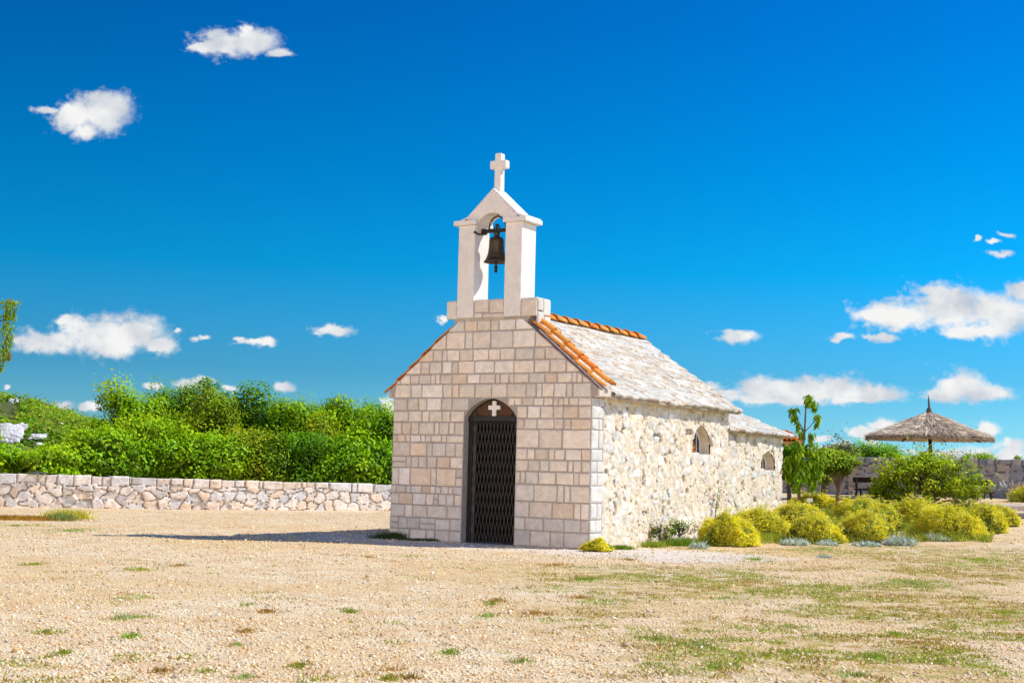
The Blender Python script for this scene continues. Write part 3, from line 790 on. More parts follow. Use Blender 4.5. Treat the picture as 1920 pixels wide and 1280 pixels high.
def barrel(mb, A, B, up, r0, r1, col, n=9, th=.012):
    """half-round clay tile from A (upper, narrow) to B (lower, wide)"""
    A, B, up = np.array(A, float), np.array(B, float), np.array(up, float)
    t = (B-A)/np.linalg.norm(B-A); up = up-(up@t)*t; up /= np.linalg.norm(up); s = np.cross(t, up)
    V = []
    for P, r in ((A, r0), (B, r1), (B, r1-th), (A, r0-th)):
        for k in range(n):
            w = math.pi*k/(n-1); V.append(P + s*math.cos(w)*r + up*math.sin(w)*r)
    Fc = []
    for q in range(3):
        for k in range(n-1): Fc.append((q*n+k, q*n+k+1, (q+1)*n+k+1, (q+1)*n+k))
    Fc += [(0, n, 2*n, 3*n), (n-1, 4*n-1, 3*n-1, 2*n-1)]
    mb.add(V, Fc, col)
def tcol(): return np.array([[.82, .27, .030], [.88, .33, .045], [.74, .22, .025], [.84, .36, .07]][random.randrange(4)])*random.uniform(.85, 1.1)
for sgn in (1, -1):
    vt = MB()
    fx = (lambda x: x) if sgn > 0 else (lambda x: 2*XM-x)
    LF, RF = (-.075, .60) if sgn < 0 else (0.0, 1.0)
    top = np.array([-.99, 3.395]); bot = np.array([.20, 2.405]); d = (bot-top)/np.linalg.norm(bot-top)
    for y, lift, rr in ((.015, -.040, .044), (.15, .018, .070), (.30, -.015, .058)):
        lift += LF; rr *= RF
        for i in range(5):
            a = top + d*(.308*i - .05); c = top + d*(.308*(i+1)+.012)
            l0, l1 = lift + .002, lift + .030
            barrel(vt, (fx(a[0]), y+random.uniform(-.006, .006), a[1]+l0-.004), (fx(c[0]), y+random.uniform(-.006, .006), c[1]+l1), (0, 0, 1), rr*.82, rr, tcol())
    vt.build('verge_tiles', M['tile'], roof, True)
rt = MB()
y = .40
while y < 5.25:
    barrel(rt, (XM, y+.40, 3.628), (XM, y, 3.645), (0, 0, 1), .082, .112, tcol()*1.02); y += .385
rt.build('ridge_tiles', M['tile'], roof, True)

# ---- the bell hangs in the gable: a thing of its own
bell = tag(empty('church_bell', (0, 0, 0)), 'dark bronze bell hanging in the white arch of the chapel', 'bell')
def ch(x, y, z): return (CH_X + x*math.cos(CH_T) + y*math.sin(CH_T), CH_Y - x*math.sin(CH_T) + y*math.cos(CH_T), z)
BX, BY, BZ = XC-.012, .185, 4.37
bell.location = ch(BX, BY, BZ); bell.rotation_euler = (0, 0, -CH_T)
b = MB()
b.lathe([(0, .40), (.03, .405), (.085, .395), (.108, .37), (.115, .33), (.12, .25), (.128, .17), (.142, .10), (.165, .045), (.192, .01), (.198, -.004), (.188, -.004), (.15, .05), (.11, .17), (.09, .33), (0, .36)], n=32)
b.lathe([(.146, .098), (.151, .092), (.149, .082)], n=32); b.lathe([(.1195, .335), (.124, .328), (.1205, .318)], n=32)
b.tube([(0, 0, .395), (0, 0, .50)], .042, 10)
bo = b.build('bell_body', M['bronze'], bell, True)
c = MB(); c.tube([(0, 0, .3), (.0, 0, 0), (0, 0, -.06)], .014, 8); c.tube([(0, 0, -.055), (0, 0, -.085), (0, 0, -.165)], [.026, .03, .021], 8); c.build('clapper', M['iron'], bell, True)
y = MB()
y.box(-.275, .29, -.03, .03, .475, .53, (.04,)*3, 0, .006)
y.box(-.30, -.20, -.04, .04, .45, .54, (.04,)*3, 0, .006)
for a in (-.045, .045): y.tube([(a, 0, .42), (a, 0, .56), (a*.5, 0, .60)], .010, 6)
y.tube([(0, 0, .53), (0, 0, .61)], .02, 6)
yo = y.build('yoke', M['iron'], bell)
h = MB(); h.tube([(.155*math.cos(t)+.01, 0, .53+.20*math.sin(t)) for t in np.linspace(0, math.pi, 15)], .012, 6)
h.box(.004, .016, -.006, .006, .72, .855, (.04,)*3); h.box(-.035, .055, -.006, .006, .80, .812, (.04,)*3); h.build('hoop', M['iron'], yo)
lv = MB(); lv.tube([(-.24, -.03, .47), (-.245, -.10, .44), (-.25, -.17, .44), (-.255, -.23, .455)], .012, 6); lv.lathe([(0, -.022), (.018, -.014), (.022, 0), (.018, .014), (0, .022)], (-.256, -.24, .458), 10)
lv.build('lever', M['iron'], yo, True)

# orange flowers behind the bars of the nave window
fl = tag(empty('flower_bunch', ch(-.11, 3.86, 1.484), -CH_T), 'bunch of orange flowers standing in the larger chapel window', 'flowers')
n = 70; P = np.stack([rng.normal(0, .035, n), rng.normal(0, .05, n), rng.uniform(.02, .22, n)], -1)
q = leaf_quads(P, sphere(n)+[.6, -.4, .3], .05, .045, np.array([.75, .30, .02])*(.7+.5*rng.random((n, 1))))
np_mesh('blossoms', q[0], [q[1]], M['flower'], fl, q[2])
n = 30; q = blade_tris(np.zeros((n, 3))+rng.normal(0, .01, (n, 3))*[1, 1, 0], np.stack([rng.normal(0, .2, n), rng.normal(0, .25, n), np.ones(n)], -1), .14, .006, np.array([[.10, .16, .03]])*np.ones((n, 1)))
np_mesh('stems', q[0], [q[1]], M['leaf'], fl, q[2])

# ================================================================== dry stone walls
def dry_wall(name, label, path, hts, thick, base, seed, sc=(3.3, 4.5), res=.022, cap=.17, pal=None, group=None, joint=(.20, .13, .08), caplen=.62):
    """path: [(x,y)...] seen from the front left to right; hts: heights at the path points"""
    P = np.array(path, float); seg = np.linalg.norm(np.diff(P, axis=0), axis=1); cs = np.concatenate([[0], np.cumsum(seg)])
    ns = int(cs[-1]/res); s = np.linspace(0, cs[-1], ns)
    px, py = np.interp(s, cs, P[:, 0]), np.interp(s, cs, P[:, 1]); hh = np.interp(s, cs, hts); bb = np.interp(s, cs, base)
    tx_, ty_ = np.gradient(px), np.gradient(py); ln = np.hypot(tx_, ty_); nx_, ny_ = ty_/ln, -tx_/ln      # outward = towards the viewer
    H = hh.max(); nf = int(H/res)+1
    prof = [(0, t) for t in np.linspace(-.12/H, 1, nf)] + [(q, 1.0) for q in (.12, .3, .5, .7, .88, 1.0)] + [(1.0, .6), (1.0, -.1)]
    rows, cols = [], []
    palA = np.array(pal or [[.90, .77, .64], [.88, .79, .69], [.78, .75, .71], [.92, .75, .58], [.76, .73, .69], [.93, .84, .73]])
    for q, t in prof:
        z = t*hh
        dd = q*thick
        zz = z if q == 0 else hh + dd
        w1 = .16*(fbm(s*2.4, zz*2.4, seed=seed, o=3)-.5); w2 = .12*(fbm(s*2.4+9, zz*2.4, seed=seed+1, o=3)-.5)
        e, r1, r2, r3, dx, dz = worley((s+w1)*sc[0], (zz+w2)*sc[1], seed)
        e2, q1, q2, q3, dx2, dz2 = worley((s+w1)*sc[0]*2.1, (zz+w2)*sc[1]*2.1, seed+40)
        sm = (e < .10) & (q3 > .45)
        e = np.where(sm, e2*.5, e); r1 = np.where(sm, q1, r1); r2 = np.where(sm, q2, r2)
        # capping course of longer blocks
        ch_ = cap*(1+.9*(vnoise(s*2.1, 0*s, seed=seed+4)-.45))
        cu = (s+w1*.3)/caplen; ci = np.floor(cu); jb = h3(ci, ci*0, ci*0, seed+7)*.85; low = (cu-ci) < jb; k = np.where(low, ci*2, ci*2+1)
        ed = np.minimum(np.abs(cu-ci-jb), np.where(low, cu-ci, 1-(cu-ci)))*caplen
        isc = (z > hh-ch_) | (q > 0)
        ed = np.minimum(ed, np.where(q == 0, np.abs(z-(hh-ch_)), 1.0))
        e = np.where(isc, ed*sc[0], e); c1, c2 = h3(k, k*0+3, k*0, seed), h3(k, k*0+4, k*0, seed); r1 = np.where(isc, c1, r1); r2 = np.where(isc, c2, r2)
        face = S(e/.065)
        out = face*(.035+.04*r2)*(1 if q == 0 else .5) + .016*(fbm(s*7, zz*7, seed=seed+5, o=4)-.5) + np.where(isc, 0, face*((dx*(r1-.5)+dz*(r2-.5))*.05)) + .012*(fbm(s*24, zz*24, seed=seed+6, o=3)-.5)
        C = palA[np.clip((r1*len(palA)).astype(int), 0, len(palA)-1)]*(.84+.28*r2)[:, None]
        jo = np.array(joint)[None]
        C = C*face[:, None] + jo*(1-face)[:, None]
        zt = z + (.022*(c2-.5) + .014*(fbm(s*6, 0*s, seed=seed+9)-.5) + out*.25 - .012*(1-face)*(z > hh-.05) if (t > .97) else 0)
        o2 = out if q == 0 else 0*out
        if q == 1.0: o2 = -out
        x = px + nx_*(o2 - dd - .03*t*0); y = py + ny_*(o2 - dd)
        rows.append(np.stack([x, y, bb + zt], -1)); cols.append(C)
    V = np.stack(rows); C = np.stack(cols); m, n = V.shape[:2]
    ii = np.arange(m*n).reshape(m, n)
    Fq = np.stack([ii[:-1, :-1], ii[:-1, 1:], ii[1:, 1:], ii[1:, :-1]], -1).reshape(-1, 4)
    V = V.reshape(-1, 3); org = np.array([P[0, 0], P[0, 1], 0])
    o = np_mesh(name, V-org, [Fq], M['drystone'], None, C.reshape(-1, 3)); o.location = org
    return tag(o, label, 'wall', group)

LW = [(-20.0, 29.0), (-11.5, 31.87), (-6.97, 33.6), (-3.05, 36.1), (.6, 38.6)]
dry_wall('stone_wall', 'long low dry stone wall of cream boulders left of the chapel', LW, [.80, .755, .70, .66, .64], .5, [0]*5, 11)
RWY = 36.5
x0w, x1w, x2w, x3w = AT(1478, RWY), AT(1583, RWY), AT(1590, RWY), AT(2080, RWY)
rwt = lambda u, v: ZT(u, v, RWY)
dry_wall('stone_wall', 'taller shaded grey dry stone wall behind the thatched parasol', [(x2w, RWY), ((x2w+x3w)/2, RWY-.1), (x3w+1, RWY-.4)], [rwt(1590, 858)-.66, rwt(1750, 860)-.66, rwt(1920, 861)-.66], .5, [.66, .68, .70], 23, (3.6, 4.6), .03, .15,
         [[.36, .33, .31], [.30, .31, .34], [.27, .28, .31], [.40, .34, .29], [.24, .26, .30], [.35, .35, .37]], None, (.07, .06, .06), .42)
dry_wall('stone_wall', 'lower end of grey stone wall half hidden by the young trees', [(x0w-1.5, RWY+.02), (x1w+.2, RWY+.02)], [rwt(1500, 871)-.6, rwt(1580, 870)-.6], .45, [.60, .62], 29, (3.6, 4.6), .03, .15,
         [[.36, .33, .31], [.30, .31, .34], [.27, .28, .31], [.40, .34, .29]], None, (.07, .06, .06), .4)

# thin dark slab lying on the left wall
def slab_obj(name, label, cat_, loc, dims, mat, rz=0, col=(.2, .2, .22)):
    m = MB(); m.box(-dims[0]/2, dims[0]/2, -dims[1]/2, dims[1]/2, 0, dims[2], col, 0, min(dims)*.2, min(dims)*.12)
    o = m.build(name, mat, None); o.location = loc; o.rotation_euler = (0, 0, rz); return tag(o, label, cat_)
sx, sy = AT(72, 31.55), 31.55 + .55
slab_obj('slate_slab', 'thin dark slate slab lying on top of the left stone wall', 'slab', (AT(72, 32.1), 32.1, .775), (.38, .3, .03), M['drystone'], .3, (.10, .12, .15))

# ================================================================== trees behind the left wall
def T(u, vtop, wpx, Y, label, pal, seed, nclump=62, nleaf=210, leaf=.085, group='trees behind the left stone wall', clump=(.34, .62), **k):
    x = AT(u, Y); H = ZT(u, vtop, Y) - float(terr(x, Y)); Rx = wpx*Y/F_PX*.5
    return tree('broadleaf_tree', label, 'tree', (x, Y, float(terr(x, Y))-.05), H, Rx, pal, nclump, nleaf, leaf, group, .05, None, seed, clump=clump, **k)
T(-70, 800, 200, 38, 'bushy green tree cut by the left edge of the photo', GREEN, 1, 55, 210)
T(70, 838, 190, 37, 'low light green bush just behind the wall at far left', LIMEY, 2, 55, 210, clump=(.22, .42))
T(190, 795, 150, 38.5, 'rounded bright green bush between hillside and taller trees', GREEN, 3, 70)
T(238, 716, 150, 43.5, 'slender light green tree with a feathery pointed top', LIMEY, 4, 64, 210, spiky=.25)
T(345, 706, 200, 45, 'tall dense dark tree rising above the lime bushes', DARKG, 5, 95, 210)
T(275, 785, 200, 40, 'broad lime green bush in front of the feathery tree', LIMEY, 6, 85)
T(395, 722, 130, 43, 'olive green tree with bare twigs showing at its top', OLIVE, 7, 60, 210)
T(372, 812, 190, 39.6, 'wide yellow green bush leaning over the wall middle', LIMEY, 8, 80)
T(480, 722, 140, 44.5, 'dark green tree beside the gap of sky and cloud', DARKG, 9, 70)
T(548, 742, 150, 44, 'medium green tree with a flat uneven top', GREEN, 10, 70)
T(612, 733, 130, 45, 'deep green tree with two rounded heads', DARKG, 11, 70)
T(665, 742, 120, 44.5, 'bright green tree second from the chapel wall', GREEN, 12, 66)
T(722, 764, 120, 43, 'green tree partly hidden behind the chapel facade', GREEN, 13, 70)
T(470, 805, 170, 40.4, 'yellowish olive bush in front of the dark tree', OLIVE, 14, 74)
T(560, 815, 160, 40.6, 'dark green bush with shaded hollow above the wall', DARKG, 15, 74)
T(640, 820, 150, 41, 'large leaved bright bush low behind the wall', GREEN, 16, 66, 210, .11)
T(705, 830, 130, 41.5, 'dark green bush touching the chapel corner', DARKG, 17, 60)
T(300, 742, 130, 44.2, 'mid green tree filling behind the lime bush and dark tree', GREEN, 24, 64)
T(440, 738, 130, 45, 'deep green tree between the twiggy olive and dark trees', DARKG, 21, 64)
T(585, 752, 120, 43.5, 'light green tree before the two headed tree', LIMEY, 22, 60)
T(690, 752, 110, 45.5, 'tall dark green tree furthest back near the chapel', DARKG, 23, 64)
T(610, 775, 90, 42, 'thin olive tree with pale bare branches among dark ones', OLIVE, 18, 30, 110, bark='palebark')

# ================================================================== hill on the left
hx = np.linspace(-120, -16, 70); hy = np.linspace(58, 210, 70); HXg, HYg = np.meshgrid(hx, hy)
def hill_z(x, y):
    u = 960 + F_PX*x/np.maximum(y, 1)
    top = 6.3*S((y-55)/70)*(1-.15*S((y-140)/60))
    fall = np.interp(u, [-900, -200, 0, 60, 140, 220, 330, 420], [1.35, 1.08, 1.0, .93, .74, .58, .3, 0.0])
    return top*fall + .5*(fbm(x*.12, y*.12, seed=31)-.5)*S((y-60)/20) - .3
HZ = hill_z(HXg, HYg); ii = np.arange(70*70).reshape(70, 70)
Fq = np.stack([ii[:-1, :-1], ii[:-1, 1:], ii[1:, 1:], ii[1:, :-1]], -1).reshape(-1, 4)
k = N('scrub_earth'); M['scrubearth'] = k.bsdf(k.mix(k.noise(k.obj(), .4, 5), (.05, .09, .02), (.16, .15, .06)), .95, 0, None, .1)
tag(np_mesh('hill', np.stack([HXg, HYg, HZ], -1).reshape(-1, 3), [Fq], M['scrubearth'], None, None, True), kind='structure')
# scrub covering the hillside
ROCKS = [(22, 752, 34, 14, 118), (12, 812, 60, 46, 84), (68, 818, 34, 14, 84), (70, 832, 12, 8, 80), (56, 846, 16, 5, 76), (12, 851, 14, 5, 76), (110, 794, 10, 6, 100)]
sx = rng.uniform(-75, -19, 5200); sy = rng.uniform(60, 135, 5200)
uu = 960 + F_PX*sx/sy; keep = (uu > -160) & (uu < 330); sx, sy, uu = sx[keep], sy[keep], uu[keep]
szz = hill_z(sx, sy)
vv = 854+ .0254*uu - (szz-EYE)/sy*F_PX
ok = np.ones(len(sx), bool)
for ru, rv, rw, rh, ry in ROCKS: ok &= ~((np.abs(uu-ru) < rw*.55+4) & (vv > rv-rh*.6) & (vv < rv+rh*1.1+18*(sy < ry)) & (sy < ry+3))
sx, sy, szz = sx[ok], sy[ok], szz[ok]; n = len(sx); print('scrub', n)
cr_ = rng.uniform(.45, 1.25, n)*(.6+.8*vnoise(sx*.2, sy*.2, seed=4)); nl = 46
kk = np.repeat(np.arange(n), nl); o = sphere(len(kk)); o[:, 2] = np.abs(o[:, 2])
P = np.stack([sx[kk], sy[kk], szz[kk]], -1) + o*(cr_[kk]*rng.random(len(kk))**.4)[:, None]*[1, 1, .85]
palS = np.array([(.24, .46, .015), (.32, .54, .02), (.16, .34, .015), (.40, .56, .02), (.38, .42, .05)])
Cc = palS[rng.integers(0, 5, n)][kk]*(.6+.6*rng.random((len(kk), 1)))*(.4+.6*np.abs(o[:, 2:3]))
q = leaf_quads(P, o+[.4, -.2, .6]+rng.normal(size=o.shape)*.4, .26*(.6+.7*rng.random(len(kk))), .2, Cc)
tag(np_mesh('scrub', q[0], [q[1]], M['leaf'], None, q[2]), 'dense green scrub covering the rocky hillside', 'scrub', kind='stuff')
def rock(name, label, u, v, w, h, Y, seed, group=None):
    x = AT(u, Y); zc = ZT(u, v, Y); a, b = w*Y/F_PX*.5, h*Y/F_PX*.5
    bm = bmesh.new(); r0 = np.random.default_rng(seed)
    for i in range(max(12, min(90, int(w*h/7)))):
        cx, cz = r0.uniform(-1, 1)*a*.85, r0.uniform(-1, 1)*b*.8; s = r0.uniform(.06, .15)*min(a, b*1.5)
        r = bmesh.ops.create_icosphere(bm, subdivisions=2, radius=1)
        for vv_ in r['verts']:
            c = np.array(vv_.co); d = .65+.8*float(fbm(c[0]*1.4+i*5, c[1]*1.4, c[2]*1.4, seed=seed, o=3))
            vv_.co = (cx+c[0]*s*1.5*d, c[1]*s*1.2*d + cz*1.2, cz+c[2]*s*d)
    r = bmesh.ops.create_icosphere(bm, subdivisions=2, radius=1)
    for vv_ in r['verts']: c = np.array(vv_.co); vv_.co = (c[0]*a*.95, c[1]*.3+.1 + c[2]*b*.5, c[2]*b*.8*(.7+.6*float(fbm(c[0]*2, c[1]*2, c[2]*2, seed=seed))))
    m = MB(); m.from_bm(bm, (.88, .86, .84)); ob = m.build(name, M['rock'], None); ob.location = (x, Y, zc); return tag(ob, label, 'rock', group)
rl = ['white rock at the top left of the hillside', 'large pale limestone outcrop at the left edge of the hillside', 'flat white rock shelf in the middle of the green hillside', 'small white rock just below the flat rock shelf',
      'low pale rock above the small bushes near the wall', 'pale stone strip at the foot of the left outcrop', 'tiny white stone high among the hillside scrub']
for i, (r, l) in enumerate(zip(ROCKS, rl)): rock('rock_outcrop', l, *r, 60+i, 'white rocks on the hillside')

# tree whose hanging leaves enter at the left edge
lt = tag(empty('weeping_tree', (AT(-112, 24), 24, 0)), 'tree with hanging narrow leaves entering at the left edge of the photo', 'tree')
def hang(cx, cy, cz, n, r, h, L, pal, Wd=.3):
    th = rng.random(n)*6.283; rr = r*np.sqrt(rng.random(n)); z = rng.random(n)
    P = np.stack([cx+rr*np.cos(th)*(1-.6*(1-z)), cy+rr*np.sin(th)*(1-.6*(1-z)), cz - h*(1-z)], -1)
    D = np.stack([np.cos(th)*.35, np.sin(th)*.35, -np.ones(n)], -1) + rng.normal(size=(n, 3))*.3
    Nn = np.stack([np.cos(th), np.sin(th), .5+0*th], -1)+rng.normal(size=(n, 3))*.4
    C = np.array(pal)[rng.integers(0, len(pal), n)]*(.6+.7*rng.random((n, 1)))
    L_ = L*(.7+.5*rng.random(n)); return leaf_quads(P, Nn, L_, L_*Wd, C, D)
LP = [(.22, .42, .01), (.30, .46, .012), (.15, .32, .012), (.36, .40, .03)]
sxx = 24/F_PX
zt = lambda v: ZT(0, v, 24)
parts = [hang(112*sxx, 0, zt(562), 300, .20, .34, .085, LP), hang(106*sxx, .1, zt(590), 380, .17, .78, .09, LP), hang(100*sxx, .05, zt(655), 160, .13, .38, .085, LP), hang(116*sxx, 0, zt(664), 40, .05, .10, .08, [(.30, .22, .06)])]
for i in range(46):
    a = rng.random()*6.28; r = rng.random()**.5*.72; parts.append(hang(r*math.cos(a)-.15, r*math.sin(a), zt(rng.uniform(565, 650)), 150, .2, rng.uniform(.3, .7), .09, LP))
V, Fs, C = cat(*parts); np_mesh('crown', V, Fs, M['leaf'], lt, C)
mb = MB(); mb.tube([(0, 0, -.1), (.02, 0, .9), (-.04, .02, 1.8), (0, 0, 2.9)], [.075, .06, .045, .02], 8)
for v, e in ((566, 1.08), (600, 1.02), (655, .96)): mb.tube([(0, 0, zt(v)-.5), (.45, 0, zt(v)-.12), (e, 0, zt(v)+.02)], [.03, .02, .008], 6)
for a in (1.2, 2.4, 3.5, 4.6): mb.tube([(0, 0, 1.7), (.4*math.cos(a), .4*math.sin(a), 2.4), (.8*math.cos(a), .8*math.sin(a), 2.9)], [.035, .02, .008], 6)
mb.build('trunk', M['bark'], lt, True)

# ================================================================== flower bed on the right
YEL = np.array([(.97, .83, .02), (.95, .83, .03), (.98, .88, .05), (.88, .85, .08), (.98, .92, .20)])
def mound(name, label, u0, u1, vb, vt, Y, seed, dens=1.0, ystem=.5, flower=1.0, group='yellow flowering bushes of the bed', depth=.8, grey=.0, patch=.42, cat_='bush'):
    """dome of thin upright stems carrying flat yellow flower heads"""
    u = (u0+u1)/2; x = AT(u, Y); z = float(terr(x, Y)); a = (u1-u0)/2*Y/F_PX*.86; h = (ZT(u, vt, Y)-z)*.77; b = a*depth
    root = tag(empty(name, (x, Y, z)), label, cat_, group)
    n = int(6400*dens*(.45+a*h*1.15))
    # the dome is made of overlapping tussocks
    kt = 9; rt_ = np.random.default_rng(seed+100); ta = rt_.random(kt)*6.283; tr = np.sqrt(rt_.random(kt))*.62; tr[0] = 0
    tc = np.stack([np.cos(ta)*tr*a, np.sin(ta)*tr*b], -1); ts = rt_.uniform(.38, .62, kt)*(1.05-.35*tr); ts[0] = .7; th_ = h*(1-.75*tr**1.6)*rt_.uniform(.82, 1.06, kt); th_[0] = h*.97
    kk = rt_.integers(0, kt, n*2); d = sphere(n*2); d[:, 2] = np.abs(d[:, 2])
    lump = .72 + .52*fbm(d[:, 0]*2.6+seed+kk, d[:, 1]*2.2, d[:, 2]*2.2, seed=seed, o=3)
    rad_ = np.stack([ts[kk]*a, ts[kk]*b, th_[kk]], -1)
    tip = np.concatenate([tc[kk], np.zeros((n*2, 1))], 1) + d*rad_*(lump*(.84+.22*rng.random(n*2)**1.5 + .34*rng.random(n*2)*(rng.random(n*2) < .16)))[:, None]
    inn = np.zeros(n*2, bool)
    for q in range(kt): inn |= (((tip[:, 0]-tc[q, 0])/(ts[q]*a))**2 + ((tip[:, 1]-tc[q, 1])/(ts[q]*b))**2 + (tip[:, 2]/th_[q])**2 < .62) & (kk != q)
    tip, d = tip[~inn][:n], d[~inn][:n]; n = len(tip); tip[:, 2] = np.maximum(tip[:, 2], .03)
    D = tip*np.array([1, 1, 1]) + np.array([0, 0, .55*h]) + rng.normal(size=(n, 3))*.12*h
    D /= np.linalg.norm(D, axis=1, keepdims=True)
    L = rng.uniform(.10, .26, n)*min(1, h/.5)
    gcol = np.array([(.55, .69, .10), (.48, .64, .10), (.63, .73, .14), (.60, .70, .32)])[rng.integers(0, 4, n)]*(.65+.6*rng.random((n, 1)))
    gcol = gcol*(1-grey) + np.array([.52, .56, .34])*grey
    st = blade_tris(tip-D*L[:, None], D, L, .011, gcol)
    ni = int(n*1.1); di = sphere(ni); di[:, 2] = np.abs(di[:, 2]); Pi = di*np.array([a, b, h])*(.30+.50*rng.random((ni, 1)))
    ii_ = leaf_quads(Pi, di+rng.normal(size=di.shape)*.5, .055, .026, np.array([(.17, .22, .04)])*(.3+.9*rng.random((ni, 1))))  # inner leaves coloured dark: shade between the stems is painted in
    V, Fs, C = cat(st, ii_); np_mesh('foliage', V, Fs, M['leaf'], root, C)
    pm = fbm(tip[:, 0]*3.5+3, tip[:, 1]*3.5, tip[:, 2]*3.5, seed=seed+5, o=3)
    sel = rng.random(n) < flower*S((pm-patch+.10)/.16)*(.35+.65*S((d[:, 2]+.15)/.4)); T_ = tip[sel]; m = len(T_)
    P = np.repeat(T_, 9, 0) + rng.normal(size=(m*9, 3))*np.array([.017, .017, .008])
    fc = YEL[rng.integers(0, 5, m)]*(.75+.35*rng.random((m, 1)))
    q = leaf_quads(P, np.array([0.35, -.35, 1])+rng.normal(size=P.shape)*.5, .019, .018, np.repeat(fc, 9, 0))
    np_mesh('flowers', q[0], [q[1]], M['flower'], root, q[2])
    return root
mound('yellow_bush', 'round yellow flowering bush nearest the chapel side wall', 1288, 1438, 1027, 946, 22.7, 1, 1.25, flower=.9)
mound('yellow_bush', 'paler yellow bush against the low rear chapel wall', 1350, 1500, 1003, 934, 25.0, 2, 1.0, flower=.6, grey=.25)
mound('yellow_bush', 'grey green yellow bush left half of the middle mound', 1452, 1596, 1022, 946, 23.7, 3, 1.1, flower=.7, grey=.2)
mound('yellow_bush', 'grey green yellow bush right half of the middle mound', 1548, 1708, 1022, 942, 24.1, 4, 1.1, flower=.62, grey=.35)
mound('yellow_bush', 'brightest golden bush at the right beside the path', 1694, 1860, 1010, 932, 25.0, 5, 1.3, flower=1.1, patch=.34)
mound('yellow_bush', 'golden bush behind and right of the brightest one', 1780, 1900, 1002, 932, 26.0, 6, 1.1, flower=1.0, patch=.36)
mound('yellow_bush', 'small golden bush at the right tip of the bed', 1846, 1919, 990, 938, 27.3, 7, 1.0, flower=.85)
mound('yellow_bush', 'yellow bush under the crooked olive tree', 1540, 1690, 975, 920, 28.0, 8, 1.0, flower=.95)
mound('yellow_bush', 'orange yellow bush behind the thin sapling trunks', 1470, 1590, 975, 914, 30.5, 9, .9, flower=.9)
mound('yellow_bush', 'yellow bush between the parasol and the golden bushes', 1640, 1790, 965, 922, 27.6, 10, .9, flower=.8)
mound('yellow_bush', 'clipped yellow bush cut by the right edge of the photo', 1884, 1990, 936, 893, 34.0, 11, .9, flower=.75, group=None)
mound('yellow_bush', 'tiny yellow bush at the front right corner of the chapel', 1092, 1158, 1032, 1004, 20.35, 12, 1.5, flower=.8, group=None)

mound('yellow_bush', 'yellow bush filling the gap between apse wall and middle mound', 1430, 1560, 985, 930, 27.2, 13, .9, flower=.7, grey=.15)
mound('yellow_bush', 'yellow bush in the second row behind the middle mound', 1585, 1720, 990, 930, 26.0, 14, .9, flower=.75, grey=.15)
# low cover between the bushes of the bed
n = 26000; yb = rng.uniform(22.3, 31.5, n); ub = rng.uniform(1420, 1860, n); xb_ = AT(ub, yb)
lxb = (xb_-CH_X)*math.cos(CH_T) - (yb-CH_Y)*math.sin(CH_T); okb = (lxb > .12) & (yb > 23.0+.9*S((ub-1500)/300)+.5*fbm(xb_, yb, seed=3)) & (rng.random(n) < S((fbm(xb_*2, yb*2, seed=12)-.22)/.2)); xb_, yb = xb_[okb], yb[okb]; n = len(yb)
q = blade_tris(np.stack([xb_, yb, terr(xb_, yb)], -1), np.stack([rng.normal(0, .5, n), rng.normal(0, .5, n), np.ones(n)], -1), .07+.12*rng.random(n), .013, np.array([(.30, .40, .05), (.40, .46, .07), (.24, .34, .05), (.60, .55, .06)])[rng.integers(0, 4, n)]*(.6+.6*rng.random((n, 1))))
tag(np_mesh('bed_ground_cover', q[0], [q[1]], M['leaf'], None, q[2]), 'low green growth covering the flower bed between the bushes', 'ground cover', kind='stuff')

def silver(u, v, w, h, Y, label, seed):
    x = AT(u, Y); z = float(terr(x, Y)); a = w*.5*Y/F_PX; hh = h*.8*Y/F_PX
    n = int(260+2000*a*hh*4); d = sphere(n); d[:, 2] = np.abs(d[:, 2])*.9+.12
    c0 = np.stack([rng.uniform(-.75, .75, n)*a, rng.uniform(-.6, .6, n)*a, np.zeros(n)], -1); f_ = np.sqrt(np.clip(1-(c0[:, 0]/a)**2, .1, 1))*(.55+.7*fbm(c0[:, 0]*14+seed*5, c0[:, 1]*14, seed=seed, o=2))
    L = hh*(.55+.55*rng.random(n))*f_
    C = np.array([(.60, .70, .58), (.70, .76, .66), (.48, .60, .44), (.76, .82, .74)])[rng.integers(0, 4, n)]*(.65+.5*rng.random((n, 1)))
    q = blade_tris(c0, d*[1.1, 1.1, 1], L, .030, C)
    o = np_mesh('silver_plant', q[0], [q[1]], M['silver'], None, q[2]); o.location = (x, Y, z)
    return tag(o, label, 'plant', 'silver leaved plants along the bed edge')
silver(1688, 1018, 62, 30, 23.35, 'largest silver leaved plant between middle and golden bushes', 1)
silver(1625, 1022, 60, 16, 23.05, 'low silver plant at the foot of the middle bush', 2)
silver(1492, 1020, 60, 22, 23.0, 'silver plant left of the middle bush mound', 3)
silver(1312, 1030, 34, 22, 21.7, 'small upright silver plant before the nearest yellow bush', 4)
silver(1755, 1010, 56, 20, 24.3, 'silver plant at the foot of the brightest golden bush', 5)
silver(1275, 1010, 70, 26, 22.6, 'grey green plant between chapel wall and nearest bush', 6)
silver(1552, 1022, 50, 15, 23.1, 'little silver plant under the middle of the mound', 7)
silver(1548, 1063, 34, 9, 20.2, 'small silver rosette alone in the dry grass', 8)

